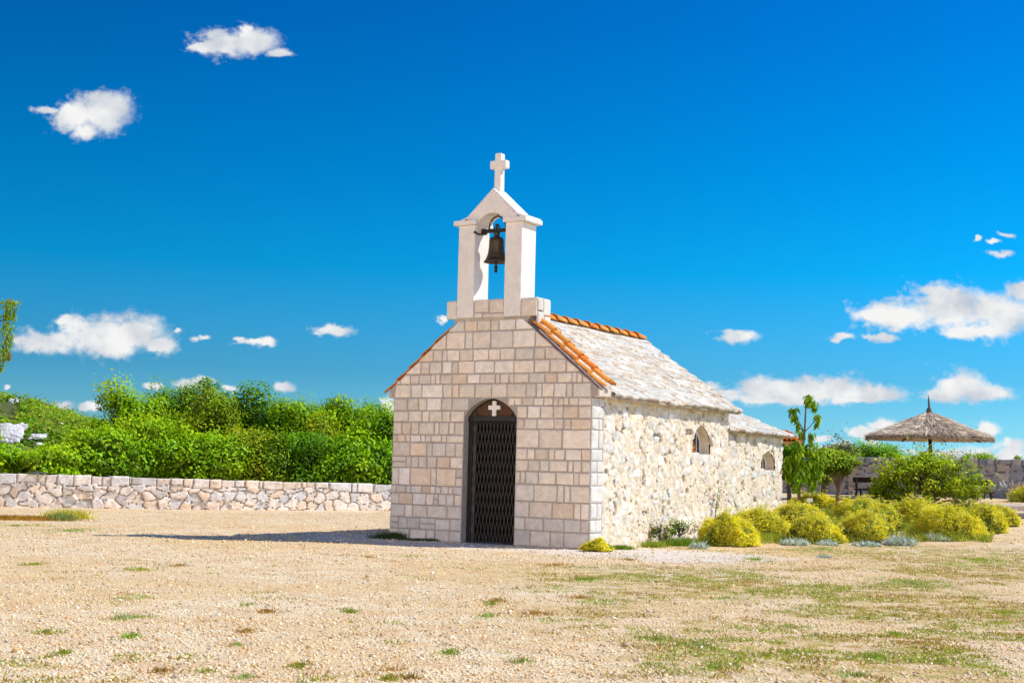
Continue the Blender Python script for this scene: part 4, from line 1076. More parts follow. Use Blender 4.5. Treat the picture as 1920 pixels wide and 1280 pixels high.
# ---- small trees and bushes of the bed
def sapling(name, label, u, Y, zs, parts_, trunk, pal, mat='palebark', L=.175):
    x = AT(u, Y); z = float(terr(x, Y)); root = tag(empty(name, (x, Y, z)), label, 'tree')
    px = Y/F_PX; qs = []; mb = MB()
    tp = [((tu-u)*px, 0, (ZT(tu, tv, Y)-z)) for tu, tv in trunk]; tp[0] = (tp[0][0], 0, -.08)
    nT = len(tp); mb.tube(tp, [.032*(1-.8*i/(nT-1))+.006 for i in range(nT)], 7)
    for (cu, cv, n, r, h) in parts_:
        c = ((cu-u)*px, rng.uniform(-.1, .1), ZT(cu, cv, Y)-z)
        qs.append(hang(*c, n, r*px, h*px, L, pal, .34))
        b = min(tp, key=lambda p: abs(p[2]-(c[2]-.25))); mb.tube([b, ((b[0]+c[0])/2, c[1]*.5, (b[2]+c[2])/2-.02), c], [.011, .008, .004], 5)
    V, Fs, C = cat(*qs); np_mesh('crown', V, Fs, M['leaf'], root, C); mb.build('trunk', M[mat], root, True); return root
SP = [(.22, .42, .010), (.30, .48, .012), (.38, .52, .02), (.15, .31, .012)]
sapling('sapling', 'tall thin sapling with drooping leaf tufts beside the chapel', 1502, 29, 0,
        [(1513, 744, 54, 11, 18), (1525, 757, 34, 9, 14), (1488, 768, 54, 11, 22), (1494, 793, 26, 6, 16), (1531, 781, 42, 9, 20), (1506, 810, 24, 10, 14), (1522, 816, 24, 8, 14),
         (1494, 832, 90, 15, 40), (1520, 834, 100, 16, 40), (1480, 858, 90, 13, 45), (1534, 856, 110, 15, 45), (1508, 866, 150, 18, 40), (1494, 886, 100, 16, 36), (1524, 884, 90, 14, 36), (1540, 840, 60, 12, 30)],
        [(1504, 970), (1499, 945), (1498, 900), (1502, 860), (1508, 810), (1510, 765), (1514, 745)], SP)
tree('small_tree', 'dark leaved small tree squeezed between apse and sapling', 'tree', on(1481, 31), ZT(1481, 826, 31)-.55, .36, DARKG, 26, 150, .07, None, ZT(1481, 905, 31)-.5, .4, 41, 'bark', (.13, .24), r=.05, lean=(-.05, 0))
tree('small_tree', 'crooked olive green tree on a bent trunk before the grey wall', 'tree', on(1569, 30), ZT(1569, 838, 30)-.5, .44, [(.34, .52, .02), (.44, .57, .03), (.38, .53, .03)], 34, 130, .055, None, ZT(1569, 900, 30)-.4, .45, 42, 'palebark', (.13, .24), r=.045, lean=(.08, 0))
tree('small_tree', 'yellow leaved bushy tree right behind the sapling', 'tree', on(1545, 33), ZT(1545, 848, 33)-.55, .40, [(.50, .56, .02), (.40, .50, .02), (.56, .55, .03)], 26, 130, .07, None, .25, .4, 43, 'bark', (.15, .28))
tree('green_bush', 'big loose green bush in front of the parasol pole', 'bush', on(1742, 29.2), ZT(1742, 838, 29.2)-.50, 1.15, [(.46, .64, .010), (.56, .70, .02), (.36, .56, .010), (.62, .72, .03)], 135, 90, .052, None, .02, .8, 44, 'bark', (.12, .26), .35, .9)
tree('green_bush', 'small sprawling green bush left of the big one', 'bush', on(1665, 29.6), ZT(1665, 885, 29.6)-.5, .42, [(.35, .50, .015), (.45, .56, .02)], 30, 100, .05, None, .02, .35, 45, 'bark', (.12, .24), .5, .7)
HG = 'hedges showing over the grey wall'
tree('hedge_bush', 'bright green hedge bush over the wall left of the parasol', 'bush', (AT(1622, 40), 40, .6), ZT(1622, 828, 40)-.6, .62, [(.22, .50, .012), (.30, .56, .02)], 40, 150, .06, HG, .3, .5, 46, 'bark', (.2, .34))
tree('hedge_bush', 'bright green hedge bush under the parasol rim', 'bush', (AT(1672, 40.5), 40.5, .6), ZT(1672, 834, 40.5)-.6, .60, [(.22, .50, .012), (.30, .56, .02)], 40, 150, .06, HG, .3, .5, 47, 'bark', (.2, .34))
tree('hedge_bush', 'low trimmed hedge over the wall right of the parasol', 'bush', (AT(1835, 40), 40, .6), ZT(1835, 849, 40)-.6, .85, [(.32, .54, .02), (.40, .56, .03)], 50, 130, .06, HG, .3, .5, 48, 'bark', (.16, .26))
tree('hedge_bush', 'greyish bush with reddish tips behind the crooked tree', 'bush', (AT(1575, 39), 39, .6), ZT(1565, 832, 39)-.6, .62, [(.24, .27, .10), (.30, .24, .12), (.20, .26, .08)], 34, 120, .06, HG, .3, .5, 49, 'bark', (.18, .32), .5, .9)
tree('hedge_bush', 'bush with red tinged shoots behind the parasol pole', 'bush', (AT(1750, 39), 39, .6), ZT(1750, 838, 39)-.6, .75, [(.22, .28, .05), (.42, .20, .06), (.28, .28, .06)], 36, 110, .055, HG, .3, .5, 50, 'bark', (.16, .28), .5, 1.0)
tree('hedge_bush', 'sprig of leaves standing alone above the wall at far right', 'bush', (AT(1910, 38.5), 38.5, .6), ZT(1910, 848, 38.5)-.6, .12, GREEN, 8, 40, .06, None, .8, .12, 51, 'bark', (.06, .11))

# climbing shoot and small shrub at the foot of the side wall
cs_ = tag(empty('climbing_shoot', ch(.03, 4.62, .12), -CH_T), 'thin climbing shoot growing up the rubble wall', 'plant')
pts = [(.0, 0, 0), (.03, -.06, .2), (.02, -.02, .42), (.03, .03, .62), (.025, .10, .82)]; mb = MB(); mb.tube(pts, [.010, .008, .007, .005, .003], 5); mb.build('stem', M['palebark'], cs_, True)
t = rng.random(90)**1.5; P = np.stack([np.interp(t, np.linspace(0, 1, 5), [p[i] for p in pts]) for i in range(3)], -1) + rng.normal(size=(90, 3))*[.012, .03, .02]+[.02, 0, 0]
q = leaf_quads(P, sphere(90)+[1, 0, .5], .04, .028, np.array([(.16, .24, .03)])*(.6+.6*rng.random((90, 1)))); np_mesh('leaves', q[0], [q[1]], M['leaf'], cs_, q[2])
tree('wall_shrub', 'small twiggy green shrub against the rubble side wall', 'bush', ch(.20, 2.75, .03), .44, .24, [(.26, .40, .05), (.34, .46, .08)], 20, 24, .042, None, .04, .2, 52, 'bark', (.07, .14), r=.02)
tree('wall_shrub', 'sparse shoots climbing the wall left of the nearest bush', 'bush', ch(.14, 2.15, .02), .40, .20, [(.28, .36, .06), (.40, .40, .12)], 14, 22, .04, None, .04, .12, 53, 'bark', (.05, .10), r=.015)

def tuft(name, label, x, y, w, d, h, n, pal, group=None, cat_='grass tuft', wd=.006, mat='leaf'):
    P = np.stack([rng.normal(0, .38, n)*w, rng.normal(0, .38, n)*d, np.zeros(n)], -1)
    D = np.stack([rng.normal(0, .35, n), rng.normal(0, .35, n), np.ones(n)], -1)
    C = np.array(pal)[rng.integers(0, len(pal), n)]*(.6+.6*rng.random((n, 1)))
    q = blade_tris(P, D, h*(.4+.7*rng.random(n)), wd, C)
    o = np_mesh(name, q[0], [q[1]], M[mat], None, q[2]); o.location = (x, y, float(gz(x, y))-.005); return tag(o, label, cat_, group)
GR = [(.22, .36, .03), (.30, .42, .05), (.17, .29, .03)]; GRS = [(.08, .14, .04), (.06, .11, .03), (.12, .17, .05)]  # GRS: facade shade painted into darker grass colours
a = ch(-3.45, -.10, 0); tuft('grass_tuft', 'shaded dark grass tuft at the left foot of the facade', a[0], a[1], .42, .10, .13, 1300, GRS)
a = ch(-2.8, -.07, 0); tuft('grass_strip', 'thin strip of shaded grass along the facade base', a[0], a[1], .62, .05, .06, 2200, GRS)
a = ch(.25, .55, 0); tuft('grass_tuft', 'green grass tuft by the wall right of the corner bush', a[0], a[1], .20, .10, .08, 1800, GR)
a = ch(.30, 1.55, 0); tuft('grass_tuft', 'feathery light green tuft at the middle of the side wall', a[0], a[1], .22, .14, .13, 1000, [(.36, .46, .06), (.44, .52, .08)])
a = ch(.45, 2.3, 0); tuft('grass_tuft', 'long green tuft touching the nearest yellow bush', a[0], a[1], .40, .18, .16, 1500, GR)
x, y, z = G(35, 974); tuft('dry_weeds', 'patch of reddish dry weeds before the left wall', x, y, 1.05, .5, .09, 4200, [(.52, .24, .04), (.58, .33, .05), (.42, .27, .04)], None, 'weeds', .011)
x, y, z = G(115, 976); tuft('green_weeds', 'grey green weed clump right of the dry weeds', x, y, .30, .25, .16, 900, [(.34, .44, .14), (.28, .38, .12)], None, 'weeds', .010)
x, y, z = G(128, 972); tuft('yellow_weeds', 'yellow flowering weeds behind the grey green clump', x, y, .52, .22, .20, 1100, [(.80, .74, .08), (.86, .80, .14), (.52, .56, .08)], None, 'weeds', .011)

# ---- low growth spread over the gravel
def lowgrass():
    N0 = 420000; y = 7 + 18.5*rng.random(N0)**1.25; x = (rng.random(N0)*2-1)*(.40*y+.8)
    v, n = veg(x, y); fine = fbm(x*1.9, y*2.3, seed=77, o=4, rough=.6); sml = fbm(x*6, y*6, seed=79, o=3)
    v = np.maximum(v, .10)
    k = (rng.random(N0) < S((fine-(.66-.27*v))/.06)*(.25+.75*v)*S((sml-.34)/.12))
    PT = [(1160, 1190, 60, 12), (1305, 1212, 70, 12), (1230, 1200, 60, 10), (1330, 1254, 42, 7), (1610, 1268, 60, 11), (1640, 1232, 40, 8), (85, 1187, 40, 6), (250, 1122, 40, 5), (245, 1195, 18, 6), (225, 1160, 26, 7), (265, 1068, 40, 5), (460, 1270, 18, 6), (440, 1210, 20, 5), (465, 1133, 14, 4),
          (730, 1273, 28, 6), (910, 1155, 22, 5), (920, 1133, 14, 5), (655, 1148, 24, 4), (1420, 1050, 60, 7), (1100, 1040, 0, 0), (1340, 1032, 0, 0), (1545, 1030, 50, 5), (1120, 1130, 70, 8), (1100, 1085, 60, 7), (1350, 1120, 60, 10), (1560, 1100, 80, 12), (1700, 1090, 90, 12), (1840, 1050, 70, 10), (1480, 1175, 50, 8), (1680, 1190, 50, 8), (1030, 1105, 50, 6), (1870, 1150, 60, 9), (60, 1058, 30, 4), (130, 995, 60, 5), (30, 985, 60, 4), (770, 1042, 40, 3), (260, 1160, 30, 5), (120, 1228, 20, 6), (380, 1262, 25, 6), (560, 1250, 26, 5), (840, 1222, 22, 5), (980, 1240, 26, 5), (735, 1257, 30, 4), (770, 1272, 26, 4), (500, 1148, 26, 4), (338, 1062, 22, 3), (460, 1185, 20, 4), (1000, 1150, 60, 5), (1040, 1060, 40, 4), (1180, 1050, 26, 3), (1090, 1122, 40, 5), (300, 1260, 40, 5), (930, 1128, 20, 3), (690, 1045, 20, 3)]
    Ps, Cs, Hs = [np.stack([x[k], y[k]], -1)], [], []
    gre = np.array([(.34, .44, .05), (.46, .40, .07), (.44, .27, .07), (.28, .42, .05), (.56, .46, .16)])
    w = fbm(x[k]*1.5, y[k]*1.5, seed=88); m = len(x[k]); idx = np.where(rng.random(m) < S((w-.35)/.3), rng.choice([0, 3, 0, 1], m), rng.choice([1, 2, 4, 2], m)); Cs.append(gre[idx]); Hs.append(np.full(m, .026))
    for ip, (u, v_, wu, hv) in enumerate(PT):
        if wu == 0: continue
        q = []
        cx, cy, _ = G(u, v_); ax = wu*cy/F_PX; ay = hv*cy*cy/(F_PX*EYE)
        m = int(160 + 2600*ax*min(ay, 1.2)); m = min(m, 2600); r = np.abs(rng.normal(0, .62, m)); t = rng.random(m)*6.283; wob = .6+.8*fbm(np.cos(t)*1.5+u, np.sin(t)*1.5, seed=5)
        xx, yy = cx+ax*r*wob*np.cos(t), cy+ay*r*wob*np.sin(t); g_ = fbm(xx*5, yy*5, seed=66) > .42+.10*rng.random(m); xx, yy, r = xx[g_], yy[g_], r[g_]; m = len(xx)
        b = np.array([(.28, .44, .05), (.36, .50, .10), (.38, .44, .05), (.42, .54, .22)])[rng.integers(0, 4)]
        if ip >= len(PT)-12: b = np.array([.50, .30, .09])
        Ps.append(np.stack([xx, yy], -1)); dry = (rng.random(m) < .15+.5*S(r-.5))[:, None]; Cs.append(np.where(dry, np.array([.50, .38, .13]), b[None])); Hs.append(np.full(m, .030))
    P = np.concatenate(Ps); C = np.concatenate(Cs); H = np.concatenate(Hs); n = len(P); print('grass', n)
    lx = (P[:, 0]-CH_X)*math.cos(CH_T) - (P[:, 1]-CH_Y)*math.sin(CH_T); ly = (P[:, 0]-CH_X)*math.sin(CH_T) + (P[:, 1]-CH_Y)*math.cos(CH_T)
    ok = ~((lx > -3.7) & (lx < .05) & (ly > -.05)); P, C, H = P[ok], C[ok], H[ok]; n = len(P)
    D = np.stack([rng.normal(0, .8, n), rng.normal(0, .8, n), np.ones(n)], -1)
    q = blade_tris(np.concatenate([P, gz(P[:, 0], P[:, 1])[:, None]-.003], 1), D, H*(.5+.9*rng.random(n)), .008, C*(.6+.7*rng.random((n, 1))))
    tag(np_mesh('low_grass', q[0], [q[1]], M['leaf'], None, q[2]), 'short patchy green and brown growth spread over the gravel', 'grass', kind='stuff')
lowgrass()

# ================================================================== thatched parasol
PY = 34.0; pxx = AT(1742, PY); pz = float(terr(pxx, PY))
par = tag(empty('thatched_parasol', (pxx, PY, pz)), 'straw thatched parasol with pointed tip on a dark wooden pole', 'parasol')
ez, az, tz = ZT(1742, 820, PY)-pz, ZT(1742, 771, PY)-pz, ZT(1742, 741, PY)-pz
PR = 114*PY/F_PX
def rad(t): return PR*(t**1.12)*(1-.05*math.sin(math.pi*t)) + .035     # t 0 apex .. 1 rim
m = MB(); m.lathe([(rad(t)*.985, az-(az-ez)*t-.03) for t in np.linspace(0, 1, 10)] + [(PR*.99, ez-.065), (PR*.93, ez-.06)] + [(rad(t)*.97, az-(az-ez)*t-.085) for t in np.linspace(.92, 0, 8)], n=40, col=(.46, .34, .23))
V1 = np.array(m.v); F1 = np.array([f for f in m.f]); C1 = np.array(m.c)
n = 9000; th = rng.random(n)*6.283; t0 = .02+.93*rng.random(n)**.6; ln = .14+.10*rng.random(n); r = np.array([rad(t) for t in t0])
slope = np.array([(rad(min(1.0, t+.02))-rad(t-.02 if t > .02 else 0))/.04 for t in t0])
D = np.stack([np.cos(th)*slope, np.sin(th)*slope, -(az-ez)*np.ones(n)*1.0], -1); D /= np.linalg.norm(D, axis=1, keepdims=True)
D += np.stack([-np.sin(th), np.cos(th), 0*th], -1)*rng.normal(0, .10, n)[:, None] + np.array([0, 0, .02])
P = np.stack([np.cos(th)*r, np.sin(th)*r, az-(az-ez)*t0-.006+.02*rng.random(n)], -1)
L = np.minimum(ln*1.5, np.maximum((PR+.05-r)*1.05, .05)); 
lay = np.floor(t0*6+.3*np.sin(th*3)); tone = .75+.35*((t0*6) % 1)
C = np.array([(.80, .68, .55), (.86, .75, .63), (.66, .53, .41), (.90, .76, .58), (.54, .43, .35)])[rng.integers(0, 5, n)]*(tone*(.7+.5*rng.random(n)))[:, None]
s1 = blade_tris(P, D, L, .014, C)
n = 1600; th = rng.random(n)*6.283; P = np.stack([np.cos(th)*PR*.99, np.sin(th)*PR*.99, np.full(n, ez-.01)+.02*rng.random(n)], -1)
D = np.stack([np.cos(th)*.5, np.sin(th)*.5, -np.ones(n)], -1)+rng.normal(size=(n, 3))*.15
s2 = blade_tris(P, D, .06+.06*rng.random(n), .013, np.array([(.34, .25, .18), (.42, .32, .23), (.25, .18, .13)])[rng.integers(0, 3, n)])
V, Fs, C = cat((V1, F1, C1), s1, s2); np_mesh('canopy', V, Fs, M['straw'], par, C)
m = MB(); m.tube([(0, 0, az-.08), (0, 0, az+.06), (.005, 0, az+.10), (-.005, 0, az+.22), (-.012, 0, tz)], [.09, .055, .028, .024, .008], 8, (.2, .16, .14)); m.build('tip', M['bark'], par, True)
m = MB(); m.tube([(.10, 0, -.1), (.05, 0, .8), (0, 0, az-.1)], [.045, .045, .04], 9); m.build('pole', M['darkwood'], par, True)
for i in range(8):
    a = i*math.pi/4+.2; m = MB(); m.tube([(0, 0, az-.18), (PR*.92*math.cos(a), PR*.92*math.sin(a), ez-.075)], .016, 5); m.build('rib', M['darkwood'], par)

# ---- dark benches against the wall
def bench(label, u0, u1, Y, seat_v, back_v, base_v):
    x0, x1 = AT(u0, Y), AT(u1, Y); z = float(terr((x0+x1)/2, Y)); root = tag(empty('garden_bench', ((x0+x1)/2, Y, z)), label, 'bench', None)
    w = (x1-x0)/2; sz = .18; m = MB(); 
    for i in range(3): m.box(-w, w, -.24+i*.16, -.11+i*.16, sz-.035, sz, (.03,)*3, 0, .006)
    m.build('seat', M['darkwood'], root)
    m = MB(); 
    m.box(-w, w, .24, .27, sz+.16, sz+.29, (.03,)*3, 0, .006)
    m.build('backrest', M['darkwood'], root)
    for sx_ in (-1, 1):
        m = MB(); m.tube([(sx_*(w-.08), -.26, -.05), (sx_*(w-.08), -.18, sz-.03)], .03, 6); m.build('leg', M['darkwood'], root)
        m = MB(); m.tube([(sx_*(w-.08), .32, -.05), (sx_*(w-.08), .20, sz-.03), (sx_*(w-.08), .255, sz+.27)], .03, 6); m.build('leg', M['darkwood'], root)
    return root
bench('dark wooden bench standing left of the big green bush', 1604, 1672, 35.2, 0, 0, 0)
bench('dark wooden bench showing right of the big green bush', 1815, 1858, 35.2, 0, 0, 0)

# ---- white plumes beside the clipped bush
pl = tag(empty('plume_grass', (AT(1900, 33.6), 33.6, .68)), 'white feathery stems rising beside the right edge bush', 'plant')
n = 11; P = np.zeros((n, 3))+rng.normal(0, .09, (n, 3))*[1, 1, 0]; D = np.stack([rng.uniform(-.75, .35, n), rng.normal(0, .2, n), np.ones(n)], -1)
q = blade_tris(P, D, .42, .010, np.array([(.2, .25, .1)])*np.ones((n, 1))); np_mesh('stems', q[0], [q[1]], M['leaf'], pl, q[2])
Dn_ = D/np.linalg.norm(D, axis=1, keepdims=True); q = blade_tris(P+Dn_*.40, Dn_, .17, .022, np.array([(.66, .66, .62)])*np.ones((n, 1))); np_mesh('plumes', q[0], [q[1]], M['silver'], pl, q[2])

# ---- little white path light
x, y, z = on(1518, 28.0); root = tag(empty('path_light', (x, y, z)), 'small white post lamp standing among the yellow bushes', 'lamp')
hh = ZT(1518, 934, 28)-z
m = MB(); m.tube([(0, 0, -.05), (0, 0, hh-.05)], .022, 10); m.build('post', M['white'], root, True)
m = MB(); m.box(-.055, .055, -.045, .045, hh-.075, hh, (.8,)*3, 0, .010); m.box(-.03, .045, -.05, -.044, hh-.06, hh-.025, (.1,)*3); m.build('lamp_head', M['white'], root)

# ---- concrete pad and kerb at the right
k = N('pale_concrete'); n1 = k.noise(k.obj(), 9, 6, .65); M['concrete'] = k.bsdf(k.mix(1.0, (.56, .47, .41), k.ramp(n1, [(.3, .85), (.7, 1.1)]), 'MULTIPLY'), .9, 0, k.bump(n1, .3, .004), .2)
m = MB(); xa, xb = AT(1832, 32.0), AT(2050, 32.0)
m.box(0, xb-xa, -1.3, 3.4, -.25, .02, (.5,)*3, 0, .01)
o = m.build('paved_terrace', M['concrete']); o.location = (xa, 32.0, float(terr(xa+1, 32.0))+.02); tag(o, kind='structure')
slab_obj('kerb_stone', 'dark low kerb stone at the right edge beyond the golden bushes', 'kerb', (AT(1912, 29.0), 29.0, float(terr(AT(1912, 29), 29))-.05), (.75, .18, .16), M['drystone'], -.25, (.30, .26, .24))

# ---- neighbouring house whose tiled roof shows past the apse
HY = 62.0; hx0, hx1 = AT(1440, HY), AT(1506, HY)
ho = tag(empty('house', ((hx0+hx1)/2, HY, 0)), 'distant house with an orange tiled roof past the apse', 'house'); hw = (hx1-hx0)/2
z1h, z2h = ZT(1480, 827, HY), ZT(1480, 806, HY)
m = MB(); m.box(-hw+.15, hw-.15, .2, 5.6, -.1, z1h, (.6, .5, .42)); m.build('wall', M['mortar'], ho)
m = MB()
for i in range(int(2*hw/.2)):
    xx = -hw+.1+i*.2; 
    for j in range(3):
        t0_, t1_ = j/3, (j+1)/3+.03; f = lambda t: (2.6*t - .15, z1h + (z2h-z1h)*t)
        A, B = f(t1_), f(t0_); barrel(m, (xx, A[0], A[1]), (xx, B[0], B[1]+.03), (0, -.3, 1), .085, .105, tcol(), 6)
m.add([(-hw, -.1, z1h-.02), (hw, -.1, z1h-.02), (hw, 2.5, z2h), (-hw, 2.5, z2h)], [(0, 1, 2, 3)], (.5, .2, .06)); m.add([(-hw, 2.5, z2h), (hw, 2.5, z2h), (hw, 5.8, z1h), (-hw, 5.8, z1h)], [(0, 1, 2, 3)], (.5, .2, .06))
rf = m.build('roof', M['tile'], ho)
m = MB(); m.box(-hw, hw, -.16, -.1, z1h-.22, z1h-.02, (.55, .22, .10)); m.build('fascia', M['tile'], rf)

# ================================================================== sky, sun, camera
world = bpy.data.worlds.new('World'); scene.world = world; world.use_nodes = True
wt = world.node_tree; wt.nodes.clear()
def wn(t, **k):
    x = wt.nodes.new(t)
    for a, b in k.items(): setattr(x, a, b)
    return x
def wl(a, b): wt.links.new(a, b)
def mth(op, a, b=None, c=None, clamp=False):
    x = wn('ShaderNodeMath', operation=op, use_clamp=clamp)
    for i, w in enumerate((a, b, c)):
        if w is None: continue
        if hasattr(w, 'is_output'): wl(w, x.inputs[i])
        else: x.inputs[i].default_value = w
    return x.outputs[0]
def vmth(op, a, b=None, c=None):
    x = wn('ShaderNodeVectorMath', operation=op)
    for i, w in enumerate((a, b, c)):
        if w is None: continue
        if hasattr(w, 'is_output'): wl(w, x.inputs[i])
        else: x.inputs[i].default_value = w
    return x
sky = wn('ShaderNodeTexSky', sky_type='NISHITA'); sky.sun_disc = False
sky.sun_elevation = SUN_EL; sky.sun_rotation = math.pi/2 - SUN_AZ
sky.air_density = 1.0; sky.dust_density = .6; sky.ozone_density = 2.0; sky.altitude = 200
geo = wn('ShaderNodeTexCoord').outputs['Generated']
sp = wn('ShaderNodeSeparateXYZ'); wl(geo, sp.inputs[0])
ramp = wn('ShaderNodeValToRGB'); cr_ = ramp.color_ramp
SKY_RAMP = [(0.0, (.26, .62, 1.05)), (.012, (.21, .58, 1.0)), (.03, (.17, .45, .70)), (.066, (.085, .35, .575)), (.14, (.006, .37, .62)), (.214, (.0, .325, .60)), (.307, (.0, .265, .575)), (.42, (.0, .24, .56)), (.7, (.02, .22, .52)), (1.0, (.04, .22, .48))]
while len(cr_.elements) < len(SKY_RAMP): cr_.elements.new(.5)
for e, (p, c) in zip(cr_.elements, SKY_RAMP): e.position = p; e.color = (*c, 1)
wl(mth('MAXIMUM', sp.outputs[2], 0.0), ramp.inputs[0])
skyc = wn('ShaderNodeMix', data_type='RGBA', blend_type='MULTIPLY'); skyc.inputs[0].default_value = 1
wl(sky.outputs[0], skyc.inputs[6]); 
gr_ = mth('MULTIPLY_ADD', mth('MINIMUM', mth('MAXIMUM', sp.outputs[0], -.5), .6), 1.15, 2.16)
dbl = vmth('MULTIPLY', ramp.outputs[0], (1, 1, 1)); dbl2 = wn('ShaderNodeVectorMath', operation='SCALE'); wl(dbl.outputs[0], dbl2.inputs[0]); wl(gr_, dbl2.inputs['Scale']); dbl = dbl2; wl(dbl.outputs[0], skyc.inputs[7])
# clouds: blobs on the sky sphere in (x/y, z/y)
ysafe = mth('MAXIMUM', sp.outputs[1], .05)
cmb = wn('ShaderNodeCombineXYZ'); wl(mth('DIVIDE', sp.outputs[0], ysafe), cmb.inputs[0]); wl(mth('DIVIDE', sp.outputs[2], ysafe), cmb.inputs[1])
P0 = cmb.outputs[0]
nz = wn('ShaderNodeTexNoise'); nz.inputs['Scale'].default_value = 55; nz.inputs['Detail'].default_value = 7; nz.inputs['Roughness'].default_value = .58; nz.inputs['Distortion'].default_value = .25
wl(vmth('MULTIPLY', P0, (1, 1.35, 1)).outputs[0], nz.inputs['Vector'])
wv = vmth('SUBTRACT', nz.outputs['Color'], (.5, .5, .5)).outputs[0]
PW = vmth('MULTIPLY_ADD', wv, (.024, .013, 0), P0).outputs[0]
CL = [(430,82,74,28),(480,76,50,26),(462,58,16,11),(520,97,34,10),(385,86,30,17),
 (188,212,68,42),(140,218,45,38),(88,206,30,10),(152,246,38,18),(210,205,45,34),
 (190,630,108,38),(90,640,78,26),(240,625,80,40),(125,600,26,11),(300,650,38,20),(215,655,50,20),(45,640,35,10),
 (374,633,20,7),(338,617,9,6),(475,642,42,9),(447,637,11,7),(502,642,18,9),(622,621,47,12),(830,597,11,9),
 (528,727,30,12),(430,727,26,8),(350,722,30,11),(290,724,16,7),(385,716,20,9),(115,761,26,13),(168,760,26,9),(728,768,24,34),
 (1680,592,95,30),(1780,575,86,48),(1870,590,86,45),(1830,622,80,15),(1920,550,42,22),(1635,590,50,14),(1755,552,42,28),
 (1382,630,47,14),(1582,631,26,9),(1657,633,30,10),
 (1500,737,150,24),(1430,732,74,26),(1560,728,84,28),(1640,737,66,18),(1350,738,55,11),(1328,724,28,15),(1440,749,125,10),(1590,748,90,9),
 (1800,722,58,30),(1835,735,70,20),(1775,742,45,15),(1875,740,28,12),
 (1880,476,24,9),(1885,440,20,6),(1860,453,15,5),(1835,447,8,4),
 (1620,815,42,13),(1660,798,34,15),(1850,803,30,14),(1585,838,14,15),(1555,840,26,9),(1640,835,17,13),(1700,847,24,10),(1830,850,44,17),(1890,850,44,17),(1905,838,20,22),(1785,850,34,14),(1540,820,26,7),(12,725,8,5)]
def field(P):
    cur = None
    for u, v, a, b in CL:
        d = ray(u, v); c = (d[0]/d[1], d[2]/d[1]); ia, ib = F_PX/(a*1.12), F_PX/(b*1.15)
        ln = vmth('LENGTH', vmth('MULTIPLY_ADD', P, (ia, ib, 0), (-c[0]*ia, -c[1]*ib, 0)).outputs[0]).outputs['Value']
        cur = ln if cur is None else mth('SMOOTH_MIN', cur, ln, .25)
    return mth('SUBTRACT', 1.0, cur)
D = field(PW)
nf = wn('ShaderNodeTexNoise'); nf.inputs['Scale'].default_value = 210; nf.inputs['Detail'].default_value = 5; nf.inputs['Roughness'].default_value = .6; wl(P0, nf.inputs['Vector'])
Dn = mth('ADD', mth('ADD', D, mth('MULTIPLY', mth('SUBTRACT', nz.outputs['Fac'], .5), 1.25)), mth('MULTIPLY', mth('SUBTRACT', nf.outputs['Fac'], .5), .40))
def sstep(x, lo, hi):
    m = wn('ShaderNodeMapRange', interpolation_type='SMOOTHSTEP'); wl(x, m.inputs[0]); m.inputs[1].default_value = lo; m.inputs[2].default_value = hi; return m.outputs[0]
Dw = mth('ADD', mth('ADD', D, mth('MULTIPLY', mth('SUBTRACT', nz.outputs['Fac'], .5), 1.6)), mth('MULTIPLY', mth('SUBTRACT', nf.outputs['Fac'], .5), 1.0))
alpha = mth('MULTIPLY', mth('MAXIMUM', sstep(Dn, .0, .62), mth('MULTIPLY', sstep(Dw, -.06, .55), .40)), sstep(sp.outputs[1], .15, .4))
nz2 = wn('ShaderNodeTexNoise'); nz2.inputs['Scale'].default_value = 38; nz2.inputs['Detail'].default_value = 6; wl(vmth('ADD', P0, (-.006, -.012, .4)).outputs[0], nz2.inputs['Vector'])
nz3 = wn('ShaderNodeTexNoise'); nz3.inputs['Scale'].default_value = 38; nz3.inputs['Detail'].default_value = 6; wl(vmth('ADD', P0, (0, 0, .4)).outputs[0], nz3.inputs['Vector'])
rel = mth('MULTIPLY_ADD', mth('SUBTRACT', nz3.outputs['Fac'], nz2.outputs['Fac']), 2.4, .66, clamp=True)
ccol = wn('ShaderNodeMix', data_type='RGBA'); wl(rel, ccol.inputs[0]); ccol.inputs[6].default_value = (.56, .61, .69, 1); ccol.inputs[7].default_value = (.92, .92, .91, 1)
fin = wn('ShaderNodeMix', data_type='RGBA'); wl(alpha, fin.inputs[0])
STR = .10
cs = wn('ShaderNodeMix', data_type='RGBA', blend_type='MULTIPLY'); cs.inputs[0].default_value = 1; wl(ccol.outputs[2], cs.inputs[6]); cs.inputs[7].default_value = (1/STR, 1/STR, 1/STR, 1)
wl(skyc.outputs[2], fin.inputs[6]); wl(cs.outputs[2], fin.inputs[7])
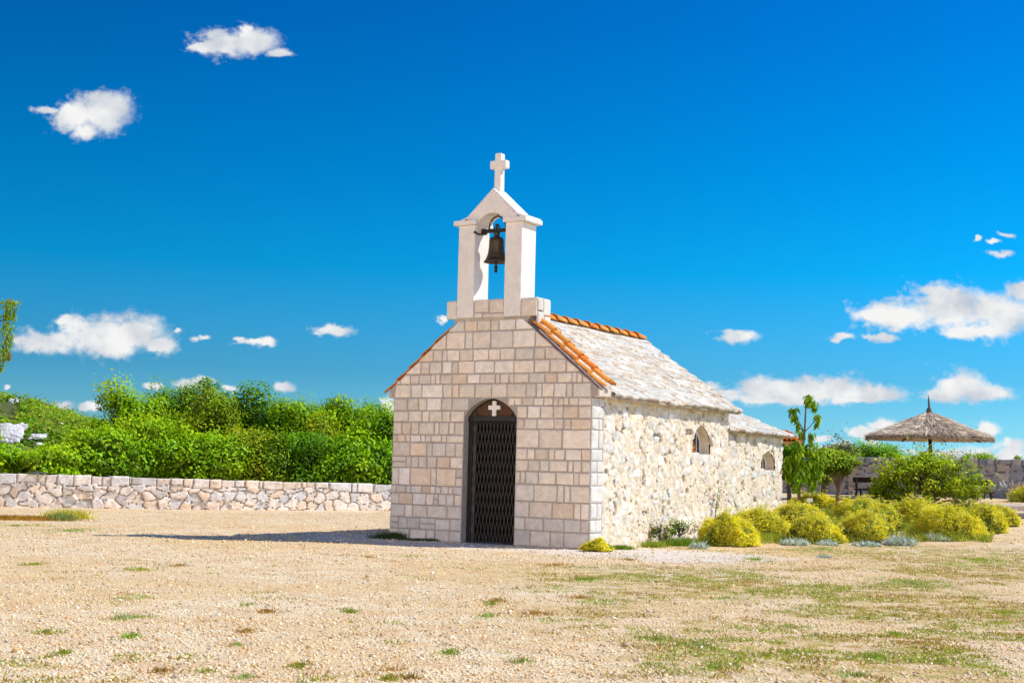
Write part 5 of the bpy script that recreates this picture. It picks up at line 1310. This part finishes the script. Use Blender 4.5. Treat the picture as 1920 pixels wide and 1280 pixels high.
# added fill light: unseen over-bright sky band low behind the viewer, facing the facade
def sstep(x, lo, hi):
    m = wn('ShaderNodeMapRange', interpolation_type='SMOOTHSTEP'); wl(x, m.inputs[0]); m.inputs[1].default_value = lo; m.inputs[2].default_value = hi; return m.outputs[0]
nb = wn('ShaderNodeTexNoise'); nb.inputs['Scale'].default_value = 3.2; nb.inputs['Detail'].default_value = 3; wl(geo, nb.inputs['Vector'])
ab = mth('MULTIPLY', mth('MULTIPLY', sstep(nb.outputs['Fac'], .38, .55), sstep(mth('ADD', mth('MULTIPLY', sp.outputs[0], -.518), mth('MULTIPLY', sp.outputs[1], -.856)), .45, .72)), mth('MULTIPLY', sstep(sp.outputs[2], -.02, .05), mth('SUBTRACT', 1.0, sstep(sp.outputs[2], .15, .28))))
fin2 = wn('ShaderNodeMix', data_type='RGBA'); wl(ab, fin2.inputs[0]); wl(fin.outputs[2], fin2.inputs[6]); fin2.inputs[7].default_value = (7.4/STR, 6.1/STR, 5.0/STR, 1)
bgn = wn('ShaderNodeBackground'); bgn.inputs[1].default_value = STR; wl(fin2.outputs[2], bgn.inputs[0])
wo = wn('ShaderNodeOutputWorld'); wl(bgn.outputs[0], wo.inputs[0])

sl = bpy.data.lights.new('sun', 'SUN'); sl.energy = 5.0; sl.angle = R(.53); sl.color = (1.0, .945, .85)
so = bpy.data.objects.new('sun', sl); COL.objects.link(so)
from mathutils import Vector, Matrix
sd = Vector((math.cos(SUN_EL)*math.cos(SUN_AZ), math.cos(SUN_EL)*math.sin(SUN_AZ), math.sin(SUN_EL)))
so.rotation_euler = sd.to_track_quat('Z', 'Y').to_euler(); so.location = sd*50

cam = bpy.data.cameras.new('camera'); co = bpy.data.objects.new('camera', cam); COL.objects.link(co)
cam.sensor_width = 36; cam.sensor_fit = 'HORIZONTAL'; cam.lens = F_PX/1920*36; cam.clip_start = .1; cam.clip_end = 6000
co.location = (0, 0, EYE)
co.rotation_euler = (Matrix.Rotation(math.pi/2 + PITCH, 3, 'X') @ Matrix.Rotation(ROLL, 3, 'Z')).to_euler()
scene.camera = co
scene.view_settings.view_transform = 'Standard'; scene.view_settings.look = 'None'; scene.view_settings.exposure = 0; scene.view_settings.gamma = 1
scene.render.engine = 'CYCLES'
scene.cycles.max_bounces = 6; scene.cycles.diffuse_bounces = 4; scene.cycles.glossy_bounces = 2; scene.cycles.transmission_bounces = 4
scene.cycles.use_denoising = True; scene.cycles.denoiser = 'OPENIMAGEDENOISE'; scene.cycles.denoising_input_passes = 'RGB_ALBEDO_NORMAL'; scene.cycles.denoising_prefilter = 'NONE'
scene.cycles.sample_clamp_indirect = 6
